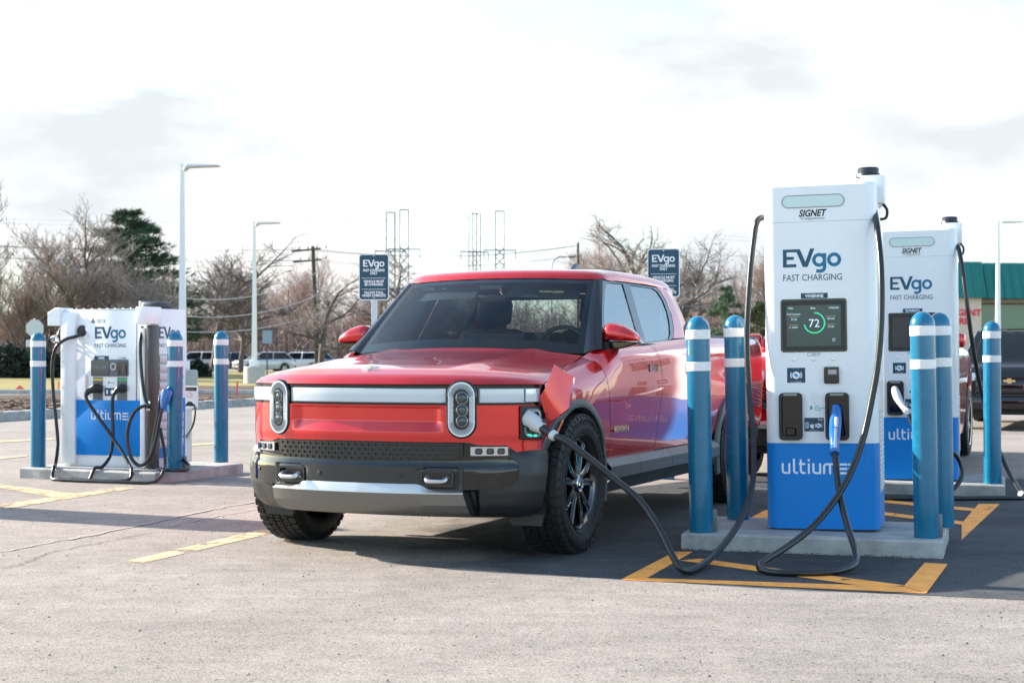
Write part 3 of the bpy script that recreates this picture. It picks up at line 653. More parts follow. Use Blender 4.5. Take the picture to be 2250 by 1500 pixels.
    # cable arms and corner post
    b2 = MB(); P = [(-.145, 0), (.0, 0), (.0, .17), (-.055, .17), (-.145, .125)]; b2.prism(P, -.1, .1, 0, FM(-.522, .04, lz(717)), bev=.006); arm = b2.build('cable_arm', white_panel, root)
    b = MB(); b.tube([(-.55, -.02, lz(722)), (-.552, -.06, lz(735)), (-.55, -.09, lz(743))], .006, 6); b.lathe([(.034, -.02), (.034, .02)], 16, M=Matrix.Translation((-.55, -.10, lz(746))) @ Matrix.Rotation(R(70), 4, 'Y'), cap=False); b.build('cable_clamp', chrome, arm)
    b = MB(); b.box((.525, -.10, lz(698)), (.12, .24, .16), r=.006); arm2 = b.build('cable_arm', white_panel, root)
    b = MB(); b.box((.455, -.05, .66), (.05, .10, 1.30), r=.004); b.build('corner_cover', white_panel, root)
    b = MB(); b.box((.545, -.06, .67), (.06, .12, 1.34), r=.006); b.build('corner_post', mat('post_brown', (.055, .043, .043), .35), root)
    b = MB(); b.box((.555, -.14, lz(890)), (.02, .05, .09), r=.004); b.build('cable_clamp', chrome, root)
    b = MB(); b.lathe([(.05, H - .004), (.05, H + .075), (.045, H + .082)], 20, M=Matrix.Translation((.19, .3, 0))); b.build('vent_pipe', mat('pipe_grey', (.16, .18, .21), .5), root)
    b = MB(); b.box((.40, .22, H + .03), (.21, .2, .07), r=.02); ab = b.build('antenna_housing', mat('housing_navy', (.012, .02, .035), .4), root); b = MB(); b.box((.28, .22, H + .03), (.04, .14, .06), r=.01); b.build('bracket', white_plain, ab)
    b = MB()
    for i in range(12): b.lathe([(.009, H - .002), (.009, H + .012)], 8, M=Matrix.Translation((-.5 + i * .09, .05, 0)))
    b.build('roof_bolts', galv, root)
    b = MB(); b.lathe([(.055, -.01), (.055, .004), (.04, .008)], 20, M=FM(lx(188), -.006, lz(729))); b.build('cable_gland', black_plastic, root)
    return root
pip = wide_charger()

# ------------------------------------------------------------------ cables (each hangs freely between its ends)
def cable(name, label, pts, r=.0165, n=9, grp='black charging cables'):
    P = smooth([Vector(p) for p in pts], n); c = P[len(P) // 2].copy(); c.z = min(p.z for p in P)
    root = thing(name, label, 'cable', c, 0, grp); b = MB(); b.tube([p - c for p in P], r, 12); b.build('sheath', cable_rubber, root); return root, c
def along(p, d, up=(0, 0, 1)):
    z = Vector(d).normalized(); x = Vector(up).cross(z).normalized(); y = z.cross(x)
    M = Matrix((x, y, z)).transposed().to_4x4(); M.translation = Vector(p); return M
def parent_shift(o, c):
    for v in o.data.vertices: v.co -= c
# ------------------------------------------------------------------ the red pickup truck
TO = Vector((-0.503, 9.357, 0)); TA = R(-22.95)
TM = Matrix.Translation(TO) @ Matrix.Rotation(TA, 4, 'Z')
truck = thing('pickup_truck', 'glossy red crew cab pickup truck charging in the middle, its charge port flap open', 'pickup truck', TO, TA)
_o = smooth([(0, -.85), (.25, -.838), (.45, -.80), (.571, -.762), (.70, -.70), (.79, -.642), (.855, -.58), (.898, -.51), (.924, -.41), (.938, -.2), (.948, 0), (.957, .4), (.962, 1.0), (.966, 2), (.966, 3), (.956, 4), (.93, 4.5), (.85, 4.6), (0, 4.62)], 16)
_s = [0.0]
for a_, b_ in zip(_o, _o[1:]): _s.append(_s[-1] + (b_ - a_).length)
def at(s):
    sg = -1 if s < 0 else 1; s = min(abs(s), _s[-1] - 1e-6)
    lo, hi = 0, len(_s) - 1
    while hi - lo > 1:
        m = (lo + hi) // 2
        if _s[m] <= s: lo = m
        else: hi = m
    t = (s - _s[lo]) / (_s[hi] - _s[lo]); p = _o[lo].lerp(_o[hi], t)
    a, b = max(lo - 2, 0), min(hi + 2, len(_o) - 1); d = (_o[b] - _o[a]).normalized()
    if lo < 3: d = Vector((1, 0)).lerp(d, min(1, s / .08)).normalized()
    return sg * p.x, p.y, sg * d.y, -d.x
def s_u(u):                                   # front outline by lateral position
    for i in range(len(_o) - 1):
        if _o[i + 1].x >= abs(u): t = (abs(u) - _o[i].x) / (_o[i + 1].x - _o[i].x); return (_s[i] + t * (_s[i + 1] - _s[i])) * (1 if u >= 0 else -1)
def s_v(v):
    for i in range(3, len(_o) - 1):
        if _o[i + 1].y >= v: t = (v - _o[i].y) / max(1e-9, _o[i + 1].y - _o[i].y); return _s[i] + t * (_s[i + 1] - _s[i])
    return _s[-1]
def pt(s, w_, off=0.0):
    u, v, nu, nv = at(s); return (u + nu * off, v + nv * off, w_)
SHT = [(-.45, .985), (.5, 1.14), (.62, 1.185), (.8, 1.214), (1.5, 1.228), (2.2, 1.263), (2.7, 1.287), (4.6, 1.295)]
DT = [(-.43, .006), (-.2, .060), (0, .095), (.25, .124), (.5, .152), (.62, .125), (.75, .10), (2.2, .088), (2.75, .06), (4.6, .05)]
def side_off(v, w_):
    sh, D = interp(v, SHT), interp(v, DT); hz = .15
    t = min(1, max(0, (w_ - (sh - hz)) / hz)); o = -D * (1 - math.sqrt(max(0, 1 - t * t)))
    if w_ < .78: o -= .028 * ((.78 - w_) / .28) ** 2
    o += .010 * math.exp(-((w_ - .93) / .10) ** 2)
    for vc in (0, 3.449):                      # wheel-arch haunches swell out
        o += .018 * math.exp(-((v - vc) / .42) ** 2) * math.exp(-((w_ - .86) / .13) ** 2)
    return o
def side_pt(v, w_, sg=1, extra=0.0):
    p = pt(s_v(v), w_, side_off(v, w_) + extra); return (sg * p[0], p[1], p[2])
AR = .492; HW = .405; WB = 3.449
def arch_w(v, base):
    for vc in (0, WB):
        d = abs(v - vc)
        if d < AR: base = max(base, HW + math.sqrt(AR * AR - d * d))
    return base
def lerp(a, b, t): return a + (b - a) * t
def side_patch(v0, v1, w0, w1, na, nb, sg, extra=0.0):
    P = []
    for i in range(na + 1):
        row = []
        for j in range(nb + 1):
            w_ = .8
            for _ in range(6):
                v = lerp(v0(w_), v1(w_), i / na); w_ = lerp(w0(v), w1(v), j / nb)
            row.append(side_pt(v, w_, sg, extra))
        P.append(row)
    return P
def front_patch(s0, s1, w0, w1, ns, nw, off):
    P = []
    for i in range(ns + 1):
        s = lerp(s0, s1, i / ns); u = at(s)[0]
        P.append([pt(s, lerp(w0(u), w1(u), j / nw), off(u, lerp(w0(u), w1(u), j / nw))) for j in range(nw + 1)])
    return P
K = lambda c: (lambda *_: c)
sF = s_v(-.43)
def fmat(s, w_, off=0.0, blend=1.0):            # drawing plane lying on the front outline
    u, v, nu, nv = at(s); n = Vector((nu * blend, nv * blend - (1 - blend), 0)).normalized(); x = Vector((-n.y, n.x, 0)); 
    M = Matrix((x, Vector((0, 0, 1)), n)).transposed().to_4x4(); M.translation = Vector((u, v, w_)) + n * off; return M

# front fascia with its recessed panel and shelf
def fas_off(u, w_):
    e = 1 - sstep(.425, .475, abs(u)); g = 0
    if w_ > .782: g = -.03 * (1 - sstep(.856, .866, w_))
    elif w_ > .728: g = -.03 * (w_ - .728) / .054
    o = e * g
    o -= .004 * sstep(.71, .67, w_) ; return o + .004 * sstep(.60, .52, abs(u))
b = MB(); b.grid(front_patch(-sF, sF, lambda u: interp(abs(u), [(0, .674), (.6, .672), (.66, .656), (.79, .654), (.835, .614), (.92, .62)]), K(.874), 150, 44, fas_off)); fascia = b.build('front_fascia', red, truck, 50)
# light bar
b = MB(); b.grid(front_patch(-sF, sF, K(.870), K(.984), 90, 2, K(-.004))); 
for w_ in (.870, .984): b.grid([[pt(lerp(-sF, sF, i / 90), w_, o_) for i in range(91)] for o_ in (-.004, -.04)])
lb = b.build('light_bar', black_gloss, truck)
def lens(s0, s1, w0, w1, m, name='lens', off=.006, parent=lb):
    b = MB(); n = 30; rows = []
    for w_, o_ in ((w0, -.004), (w0 + .004, off), ((w0 + w1) / 2, off + .002), (w1 - .004, off), (w1, -.004)): rows.append([pt(lerp(s0, s1, i / n), w_, o_ if 0 < i < n else -.004) for i in range(n + 1)])
    b.grid(rows); return b.build(name, m, parent)
lens(s_u(-.487), s_u(.487), .886, .966, lens_white)
for sg in (-1, 1):
    lens(sg * s_u(.655), sg * s_v(-.57), .886, .966, lens_white); lens(sg * s_v(-.568), sg * s_v(-.475), .888, .966, lens_pale)
# upright oval headlights
def stad(w_, h_, n=10):
    r = w_ / 2; s_ = h_ / 2 - r; o = []
    for cy, a0 in ((s_, 0), (-s_, 180)):
        o += [(r * math.cos(R(a0 + 180 * k / (2 * n))), cy + r * math.sin(R(a0 + 180 * k / (2 * n)))) for k in range(2 * n)]
        x = r if a0 else -r
        o += [((-r if a0 == 0 else r), (s_ - 2 * s_ * k / n) * (1 if a0 == 0 else -1)) for k in range(n)]
    return o
m_ring = mat('lamp_ring', (.80, .83, .86), .25, 0, .5)
for sg in (-1, 1):
    M = fmat(sg * s_u(.571), .852, -.012, .8)
    b = MB(); b.prism(stad(.166, .318), -.05, .026, 0, M, bev=.006); hl = b.build('headlight', black_gloss, truck)
    b = MB(); o_, i_ = stad(.146, .298), stad(.088, .222); b.ring(o_, i_, .02, .031, 0, M); b.build('ring', m_ring, hl); b = MB(); b.prism(inset(i_, -.001), .018, .0265, 0, M); b.build('bowl', mat('lamp_bowl', (.006, .007, .008), .12), hl)
    b = MB()
    for k in range(len(o_)):                    # fine ribs round the ring
        for f_ in (0, .5):
            q0 = Vector(o_[k]).lerp(Vector(o_[(k + 1) % len(o_)]), f_); q1 = Vector(i_[k]).lerp(Vector(i_[(k + 1) % len(i_)]), f_); q0 = q0.lerp(q1, .22)
            d = (q1 - q0).normalized(); nn = Vector((-d.y, d.x)) * .0012; b.prism([tuple(q0 + nn), tuple(q0 - nn), tuple(q1 - nn), tuple(q1 + nn)], .031, .0325, 0, M)
    b.build('ribs', mat('rib_grey', (.16, .19, .22), .3), hl)
    for z, r in ((.062, .036), (-.005, .034), (-.064, .034)):
        b = MB(); b.lathe([(r, .024), (r, .03), (r - .006, .034), (r - .010, .030)], 24, 0, M @ Matrix.Translation((.004 * sg, z, 0)), cap=False); b.lathe([(r - .010, .026), (r * .6, .030), (r * .3, .032), (.001, .0325)], 24, 1, M @ Matrix.Translation((.004 * sg, z, 0)), cap=False)
        b.build('projector', [mat('projector_rim', (.25, .27, .29), .15, .9), mat('projector_lens', (.02, .03, .04), .03, 0, 1.0)], hl)
    b = MB(); b.prism(stad(.15, .302), .0345, .037, 0, M, bev=.0008); b.build('cover', glass('lamp_glass', (.97, .98, .98), 1.22), hl)
# hood
sH = s_v(-.43); NA, NT = 48, 30; HP = []
G0 = [(0, 0), (.012, .11), (.04, .24), (.12, .40), (.25, .52), (.44, .65), (.92, .92), (1, 1)]
for i in range(NA + 1):
    a = -1 + 2 * i / NA; row = []; u0, v0, nu, nv = at(a * sH); uc = .80 * a; vc = .44 + .06 * a * a; wc = 1.198 - .052 * a * a; k4 = abs(a) ** 5
    for j in range(NT + 1):
        t = (j / NT) ** 1.6; g = lerp(interp(t, G0), t, k4 * .85)
        e = .014 * (1 - min(1, t / .03)) * (1 - k4)
        u = lerp(u0 - nu * .006 * 0, uc, t); v = lerp(v0, vc, t); w_ = .988 + (wc - .988) * g
        ridge = .012 * math.exp(-((abs(u) - .50) / .07) ** 2) * sstep(.08, .35, t) - .006 * sstep(.45, .2, abs(u)) * sstep(.1, .4, t) * (1 - sstep(.9, 1, t))
        row.append((u, v, w_ + ridge))
    HP.append(row)
b = MB(); b.grid(HP); b.grid([[Vector(r[0]) for r in HP], [Vector(r[0]) + Vector((0, .03, -.004)) for r in HP]]); 
for r_, s_ in ((HP[0], -1), (HP[-1], 1)): b.grid([r_, [(p[0] - s_ * .004, p[1], p[2] - .035) for p in r_]])
hood = b.build('hood', red, truck, 60)
def hood_z(u, v):
    best = min((p for r in HP for p in r), key=lambda p: (p[0] - u) ** 2 + (p[1] - v) ** 2); return best[2]
M = Matrix.Translation((-.02, -.70, hood_z(-.02, -.70) + .003)) @ Matrix.Rotation(R(22), 4, 'X')
b = MB(); b.prism([(-.050, -.02), (-.006, -.036), (.05, .014), (.008, .034)], 0, .006, 0, M, bev=.003); b.prism([(-.012, -.008), (.004, -.012), (.014, .008), (-.002, .012)], .006, .008, 1, M); b.build('emblem', [chrome, mat('emblem_gold', (.6, .42, .15), .3, .8)], hood)
# cowl panel under the windshield
b = MB(); b.grid([[(.80 * a, .44 + .06 * a * a + dv, 1.196 - .052 * a * a + dw) for a in [k / 12 - 1 for k in range(25)]] for dv, dw in ((-.01, -.012), (.05, -.004), (.14, -.01))]); b.build('cowl', black_plastic, truck)
# windshield, its black border, wipers
def wsp(a, t, off=0.0):
    ub, ut = .785 * a, .665 * a; vb, vt = .43 + .145 * a * a, .985 + .115 * a * a; wb, wt = 1.198 - .036 * a * a, 1.655 - .014 * a * a
    n = Vector((0, -.64, .77)); p = Vector((lerp(ub, ut, t), lerp(vb, vt, t), lerp(wb, wt, t))) + n * (.028 * 4 * t * (1 - t) * (1 - .6 * a * a) + off); return p
b = MB(); b.grid([[wsp(-1 + 2 * i / 24, j / 14) for j in range(15)] for i in range(25)]); ws = b.build('windshield', ws_glass, truck, 180)
b = MB()
for a0, a1, t0, t1 in ((-1, 1, 0, .11), (-1, 1, .945, 1), (-1, -.945, .11, .945), (.945, 1, .11, .945)): b.grid([[wsp(lerp(a0, a1, i / 24), lerp(t0, t1, j / 6), -.004) for j in range(7)] for i in range(25)])
b.build('border', black_gloss, ws, 180)
b = MB(); b.grid([[wsp(lerp(-.16, .16, i / 4) * (1 - .4 * (1 - j / 3)), lerp(.86, .95, j / 3), -.02) for j in range(4)] for i in range(5)]); b.box(tuple(wsp(0, .84, -.09)), (.22, .03, .05), r=.012); b.build('rear_view_mirror', inter, ws)
# greenhouse sides
def US(w_): return .878 - (w_ - 1.21) * .40
def vw_poly(P, off=0.0, sg=1): return [(sg * (US(w_) + off), v, w_) for v, w_ in P]
def prismvw(b, P, o0, o1, sg, mi=0):
    A = vw_poly(P, o0, sg); B = vw_poly(P, o1, sg); n = len(P)
    b.add(A + B, [tuple(range(n, 2 * n))] + [(i, (i + 1) % n, n + (i + 1) % n, n + i) for i in range(n)], mi)
fwP = [(.735, 1.232), (.80, 1.305), (.95, 1.44), (1.10, 1.56), (1.18, 1.612), (1.26, 1.628), (1.545, 1.634), (1.43, 1.238)]
rwP = [(1.565, 1.241), (1.69, 1.634), (2.20, 1.632), (2.29, 1.612), (2.345, 1.55), (2.345, 1.47), (2.29, 1.38), (2.20, 1.30), (2.12, 1.268), (1.9, 1.254)]
frame = [(.62, 1.188), (.70, 1.255), (.92, 1.45), (1.16, 1.645), (1.5, 1.652), (2.26, 1.652), (2.36, 1.62), (2.42, 1.55), (2.42, 1.45), (2.35, 1.35), (2.24, 1.272), (2.0, 1.25), (1.5, 1.226), (.8, 1.212)]
doorsP = {}
for sg in (-1, 1):
    # fender
    fr = lambda w_: interp(w_, [(.5, .583), (.7, .583), (1.13, .462)]) ; gap = .0035
    P_ = side_patch(K(-.43), lambda w_: fr(w_) - gap, lambda v: arch_w(v, .505), lambda v: interp(v, SHT), 64, 22, sg); u0h = at(sH)[0]
    for row in P_:
        q = row[-1]; t = min(1, max(0, (q[1] + .43) / .93)); row.append((sg * (lerp(u0h, .80, t) + .006), q[1], lerp(.988, 1.146, t) - .002)); row.append((sg * (lerp(u0h, .80, t) + .004), q[1], lerp(.988, 1.146, t) - .03))
    b = MB(); b.grid(P_); b.build('fender', red, truck, 60)
    bg_ = lambda w_: interp(w_, [(.5, 1.50), (.68, 1.54), (.85, 1.585), (1.0, 1.6), (1.1, 1.585), (1.23, 1.545)])
    b = MB(); b.grid(side_patch(lambda w_: fr(w_) + gap, lambda w_: bg_(w_) - gap, K(.505), lambda v: interp(v, SHT), 30, 24, sg)); fd = b.build('front_door', red, truck, 60)
    rg = lambda w_: interp(w_, [(.5, 2.62), (.75, 2.72), (.9, 2.80), (1.1, 2.68), (1.28, 2.46)])
    b = MB(); b.grid(side_patch(lambda w_: bg_(w_) + gap, lambda w_: min(rg(w_), 2.72) - gap, lambda v: arch_w(v, .52), lambda v: interp(v, SHT), 34, 24, sg)); rd = b.build('rear_door', red, truck, 60)
    b = MB(); b.grid(side_patch(lambda w_: min(rg(w_), 2.72) + gap, K(4.55), lambda v: arch_w(v, .56), lambda v: interp(v, SHT), 90, 22, sg)); bs = b.build('bed_side', red, truck, 60)
    b = MB(); b.grid([[side_pt(v, interp(v, SHT), sg, .004)[:2] + (interp(v, SHT) + dz,) if k == 0 else (sg * (.80 if k == 2 else .885), v, interp(v, SHT) + .018 - (.1 if k == 2 else 0)) for k, dz in ((0, .0), (1, 0), (2, 0))] for v in (2.74, 3.2, 3.7, 4.2, 4.56)]); b.build('bed_rail', black_plastic, bs)
    # dark window frame, panes
    b = MB(); nF = len(frame)
    prismvw(b, frame, -.03, 0.0, sg); b.f.pop(-nF - 1); b.m.pop()
    # face of the frame with two holes: strips between frame and panes
    def strip(P, Q):                             # P outer chain, Q inner chain of equal length
        b.add(vw_poly(P, 0, sg) + vw_poly(Q, 0, sg), [(i, i + 1, len(P) + i + 1, len(P) + i) for i in range(len(P) - 1)])
    strip([frame[0], frame[1], frame[2], frame[2], frame[3], frame[3], (1.3, 1.648), (1.6, 1.652)], [fwP[0], fwP[1], fwP[2], fwP[3], fwP[4], fwP[5], fwP[5], fwP[6]])
    strip([frame[0], frame[13], frame[12], (1.5, 1.226)], [fwP[0], (.8, 1.233), fwP[7], fwP[7]])
    strip([fwP[6], fwP[7]], [rwP[1], rwP[0]]); strip([(1.6, 1.652), (1.6, 1.652)], [fwP[6], rwP[1]])
    strip([fwP[7], (1.5, 1.226)], [rwP[0], rwP[0]])
    strip([(1.6, 1.652), (1.95, 1.652), frame[5], frame[6], frame[7], frame[8], frame[9], frame[10], frame[11], (1.9, 1.246), (1.5, 1.226)], [rwP[1], (1.95, 1.633), rwP[2], rwP[3], rwP[4], rwP[5], rwP[6], rwP[7], rwP[8], rwP[9], rwP[0]])
    b.build('window_frame', black_gloss, truck, 20)
    b = MB(); b.add(vw_poly(fwP, -.006, sg), [tuple(range(len(fwP)))]); b.build('window', side_glass, fd)
    b = MB(); b.add(vw_poly(rwP, -.006, sg), [tuple(range(len(rwP)))]); b.build('window', side_glass, rd)
    # bright drip line over the windows and red pillar behind
    b = MB(); cp = [frame[10], (2.24, 1.272), (2.30, 1.27), (2.715, 1.286), (2.715, 1.40), (2.70, 1.52), (2.66, 1.60), (2.58, 1.645), (2.48, 1.66), (2.26, 1.66), frame[5], frame[6], frame[7], frame[8], frame[9]]
    cp = cp[1:]
    A = vw_poly([(2.24, 1.272), (2.35, 1.35), (2.42, 1.45), (2.42, 1.55), (2.36, 1.62), (2.26, 1.655)], .002, sg); B_ = vw_poly([(2.70, 1.286), (2.705, 1.37), (2.70, 1.46), (2.685, 1.55), (2.63, 1.625), (2.50, 1.66)], .002, sg)
    b.grid([A, [tuple(Vector(p).lerp(Vector(q), .5) + Vector((sg * .006, 0, 0))) for p, q in zip(A, B_)], B_, [(p[0] - sg * .05, p[1] + .03, p[2]) for p in B_]]); b.build('rear_pillar', red, truck, 60)
    # A pillar
    rows = []
    for k in range(11):
        t = k / 10; p0 = wsp(sg * 1.0, t); p1 = Vector((sg * US(lerp(1.188, 1.645, t)), lerp(.62, 1.16, t), lerp(1.188, 1.645, t))); m_ = p0.lerp(p1, .5) + Vector((sg * .012, -.012, .006)); rows.append([p0, p0.lerp(m_, .5) + Vector((sg * .004, -.004, .003)), m_, p1])
    b = MB(); b.grid(rows); b.build('windshield_pillar', black_gloss, truck, 180)
    # handles
    def handle(v0, v1, w_, par):
        M = Matrix.Translation(side_pt((v0 + v1) / 2, w_, sg, .002)); M = M @ Matrix(((0, 0, sg, 0), (1, 0, 0, 0), (0, 1, 0, 0), (0, 0, 0, 1)))
        o_ = rrect(v1 - v0, .05, .012); b = MB(); b.ring(o_, inset(o_, .005), -.006, .004, 0, M); b.prism(inset(o_, .011), -.006, .002, 0, M); b.build('door_handle', mat('handle_dark', (.05, .012, .016), .2, 0, .8), par)
    handle(1.33, 1.50, 1.066, fd); handle(2.42, 2.58, 1.085, rd)
    # wheel-arch flares
    for vc, nm in ((0, 'f'), (WB, 'r')):
        rows = []
        for k in range(57):
            th = R(lerp(-16 if vc else -18, 198 if vc else 153, k / 56)); row = []
            tp = 1.0 if vc else min(1, max(.12, (151 - math.degrees(th)) / 22))
            for rr, oo in ((AR + .012, .003), (AR + .004, .003 + .019 * tp), (AR - .03, .003 + .031 * tp), (AR - .05, .003 + .027 * tp), (AR - .055, -.14)):
                v = vc + rr * math.cos(th); w_ = HW + rr * math.sin(th); vcl = min(max(v, -.5), 4.3); p = pt(s_v(vcl), w_, min(0, side_off(vcl, max(w_, .6))) + oo); row.append((sg * p[0], v, p[2]))
            rows.append(row)
        b = MB(); b.grid(rows); fl = b.build('arch_flare', flare_grey, truck, 40)
        if vc == 0:
            b = MB(); th0, th1 = R(126), R(140); rows = []
            for k in range(6):
                th = lerp(th0, th1, k / 5); row = []
                for rr in (AR - .018, AR - .034):
                    v = rr * math.cos(th); w_ = HW + rr * math.sin(th); p = pt(s_v(v), w_, .042); row.append((sg * p[0], v, p[2]))
                rows.append(row)
            b.grid(rows); b.build('marker_lamp', amber, fl)
        b = MB(); rows = [[(sg * u, vc + (AR - .052) * math.cos(R(th)), HW + (AR - .052) * math.sin(R(th))) for th in range(-20, 201, 10)] for u in (.45, .93)]; b.grid(rows); b.add([(sg * .45, vc + (AR) * math.cos(R(th)), HW + (AR) * math.sin(R(th))) for th in range(-20, 201, 10)], [tuple(range(23))]); b.build('wheel_well', underside, truck)
    # rocker
    rows = []
    for v in [.50 + .06 * k for k in range(42)]:
        us = at(s_v(v))[0] - .012; rows.append([(sg * a, v, w_) for a, w_ in ((us - .02, .516), (us + .006, .512), (us + .045, .468), (us + .042, .395), (us + .01, .36), (us - .02, .305), (us - .12, .30))])
    b = MB(); b.grid(rows); rk = b.build('rocker_panel', flare_grey, truck, 25)
    b = MB()
    for v in (1.08, 1.75): 
        us = at(s_v(v))[0] - .012; b.add([(sg * (a + .002), v + dv, w_) for dv in (-.003, .003) for a, w_ in ((us + .006, .512), (us + .045, .468), (us + .042, .395), (us + .01, .36), (us - .02, .305))], [(i, i + 1, 5 + i + 1, 5 + i) for i in range(4)])
    b.build('seam', underside, rk)
# maker's name on the left front door
M = Matrix.Translation((.9655, .765, .672)) @ Matrix(((0, 0, 1, 0), (1, 0, 0, 0), (0, 1, 0, 0), (0, 0, 0, 1)))
fdl = [o for o in truck.children if o.name.startswith('front_door')][-1]
text('RIVIAN', .055, M, mat('badge_bronze', (.75, .55, .38), .25, .8), fdl, 'badge', bold=.02, width=.27, depth=.004)
# roof
SEC = [(.712, -.085), (.708, -.055), (.69, -.032), (.655, -.016), (.58, -.006), (.4, 0), (.2, .003), (0, .004)]
ZV = [(1.085, -.075), (1.12, -.045), (1.18, -.022), (1.3, -.008), (1.6, 0), (2.1, 0), (2.35, -.008), (2.5, -.026), (2.6, -.055), (2.68, -.115)]
rows = []; row0 = []
for u, z in SEC:
    if u > .64: t = (.712 - u) / (.712 - .64); row0.append(Vector((.709, 1.165, 1.648)).lerp(wsp(.985, 1.0), t))
    else: row0.append(wsp(u / .665, 1.0))
for dv, hf in ((0, 0), (.006, .16), (.022, .42), (.05, .66), (.09, .80), (.14, .88)):
    row = []
    for (u, z), q in zip(SEC, row0):
        tgt = 1.738 + max(z, -.09) - .010; row.append((q.x + (u - q.x) * hf, q.y + dv, lerp(q.z + .004, tgt, hf)))
    rows.append([(-u, v_, z) for u, v_, z in row] + row[::-1][1:])
for v in (1.42, 1.5, 1.7, 1.9, 2.1, 2.25, 2.4, 2.5, 2.56, 2.62, 2.66, 2.68):
    dz = interp(v, ZV); row = []
    for u, z in SEC:
        fr_ = 0; vv = v - .105 * (1 - (u / .70) ** 2) * fr_ ** 1.0 * (1 if u < .7 else 0)
        zz = 1.738 + max(z + dz * (1 if u < .66 else .45), -.092 - (.03 if v > 2.5 else 0)); row.append((u, vv, max(zz, 1.648) if v < 2.4 else zz))
    rows.append([(-u, v_, z) for u, v_, z in row] + [p for p in row[::-1]][1:])
b = MB(); b.grid(rows); roof = b.build('roof', red, truck, 60)
b = MB(); b.prism([(-.09, 0), (.085, 0), (.075, .035), (.045, .075), (.02, .078)], -.018, .018, 0, Matrix.Translation((0, 2.50, 1.765)) @ Matrix(((0, 0, 1, 0), (1, 0, 0, 0), (0, 1, 0, 0), (0, 0, 0, 1)))); b.build('antenna', mat('antenna_blue', (.02, .05, .09), .3), roof)
# cab back, rear glass, bed
b = MB()
for q in ([(-.86, 1.28), (-.70, 1.62), (-.60, 1.58), (-.66, 1.33)], [(.66, 1.33), (.60, 1.58), (.70, 1.62), (.86, 1.28)], [(-.70, 1.62), (.70, 1.62), (.60, 1.58), (-.60, 1.58)], [(-.86, 1.28), (-.66, 1.33), (.66, 1.33), (.86, 1.28)], [(-.9, .6), (-.86, 1.28), (.86, 1.28), (.9, .6)]):
    b.add([(u, 2.72 - (w_ - 1.28) * .12, w_) for u, w_ in q], [(0, 1, 2, 3)])
b.build('cab_back', black_plastic, truck)
b = MB(); b.add([(u, 2.715 - (w_ - 1.28) * .12, w_) for u, w_ in [(-.66, 1.33), (.66, 1.33), (.60, 1.58), (-.60, 1.58)]], [(0, 1, 2, 3)]); b.build('rear_window', glass('rear_glass', (.6, .65, .64), 1.45), truck)
b = MB(); b.box((0, 3.66, .80), (1.62, 1.86, .04)); b.box((-.82, 3.66, 1.04), (.03, 1.86, .5)); b.box((.82, 3.66, 1.04), (.03, 1.86, .5)); b.build('bed_liner', underside, truck)
b = MB(); b.box((0, 4.58, 1.0), (1.66, .06, .56), r=.02); b.build('tailgate', red, truck); b = MB(); b.box((0, 4.62, .56), (1.75, .16, .26), r=.05); b.build('rear_bumper', grey_clad, truck)
b = MB(); b.box((0, 1.72, .42), (1.30, 4.6, .22)); b.box((0, 1.72, .52), (1.80, 2.4, .12)); b.box((0, -.35, .5), (1.1, .7, .3)); b.build('underbody', underside, truck)
# cabin
b = MB(); b.box((0, .98, 1.09), (1.50, .42, .20), r=.05); b.box((0, .82, 1.12), (1.5, .34, .10), r=.03); b.box((0, 1.02, 1.22), (.42, .03, .16), r=.01); b.build('dashboard', inter, truck)
b = MB(); b.box((0, 1.7, .70), (1.66, 2.0, .10)); b.box((-.86, 1.7, 1.0), (.06, 2.0, .46)); b.box((.86, 1.7, 1.0), (.06, 2.0, .46)); b.box((0, 1.9, 1.68), (1.22, 1.4, .02)); b.build('cabin_trim', inter, truck)
for u in (-.40, .40):
    b = MB(); M = Matrix.Translation((u, 1.80, 1.02)) @ Matrix.Rotation(R(-14), 4, 'X'); b.box((0, 0, .02), (.50, .14, .62), r=.06, M=M); b.box((0, -.32, -.22), (.5, .6, .14), r=.05, M=M); st = b.build('seat', inter, truck)
    b = MB(); b.box((0, 0, .46), (.27, .11, .20), r=.045, M=M); b.build('headrest', mat('headrest_dark', (.012, .012, .014), .5), st)
b = MB(); b.box((0, 2.5, 1.0), (1.4, .16, .46), r=.05); 
for u in (-.42, 0, .42): b.box((u, 2.5, 1.27), (.24, .10, .12), r=.03)
b.build('rear_seat', inter, truck)
b = MB(); b.box((.10, 1.62, 1.16), (.05, .14, .30), r=.02); b.build('seat_trim', inter_tan, truck)
b = MB(); c_ = [(.185 * math.cos(2 * PI * k / 32), .185 * math.sin(2 * PI * k / 32), 0) for k in range(33)]; M = Matrix.Translation((.40, 1.16, 1.17)) @ Matrix.Rotation(R(66), 4, 'X'); b.tube(c_, .015, 8, M=M, caps=False); b.box((0, 0, -.02), (.34, .05, .02), M=M); b.box((0, -.09, -.02), (.05, .18, .02), M=M); b.build('steering_wheel', mat('wheel_dark', (.04, .045, .05), .35), truck)
for sg in (-1, 1):
    b = MB(); b.grid([[wsp(sg * lerp(.16, .86, i / 6), lerp(.80, .985, j / 3), -.06) for j in range(4)] for i in range(7)]); sv = b.build('sun_visor', mat('visor', (.03, .034, .036), .6), truck)
b = MB()
for i, (a, wd) in enumerate(((.50, .02), (.56, .06), (.66, .08))):
    p = wsp(a, .885, -.05); b.box(tuple(p), (wd, .003, .012))
b.build('label_plate', mat('label_gold', (.55, .48, .22), .5), sv)
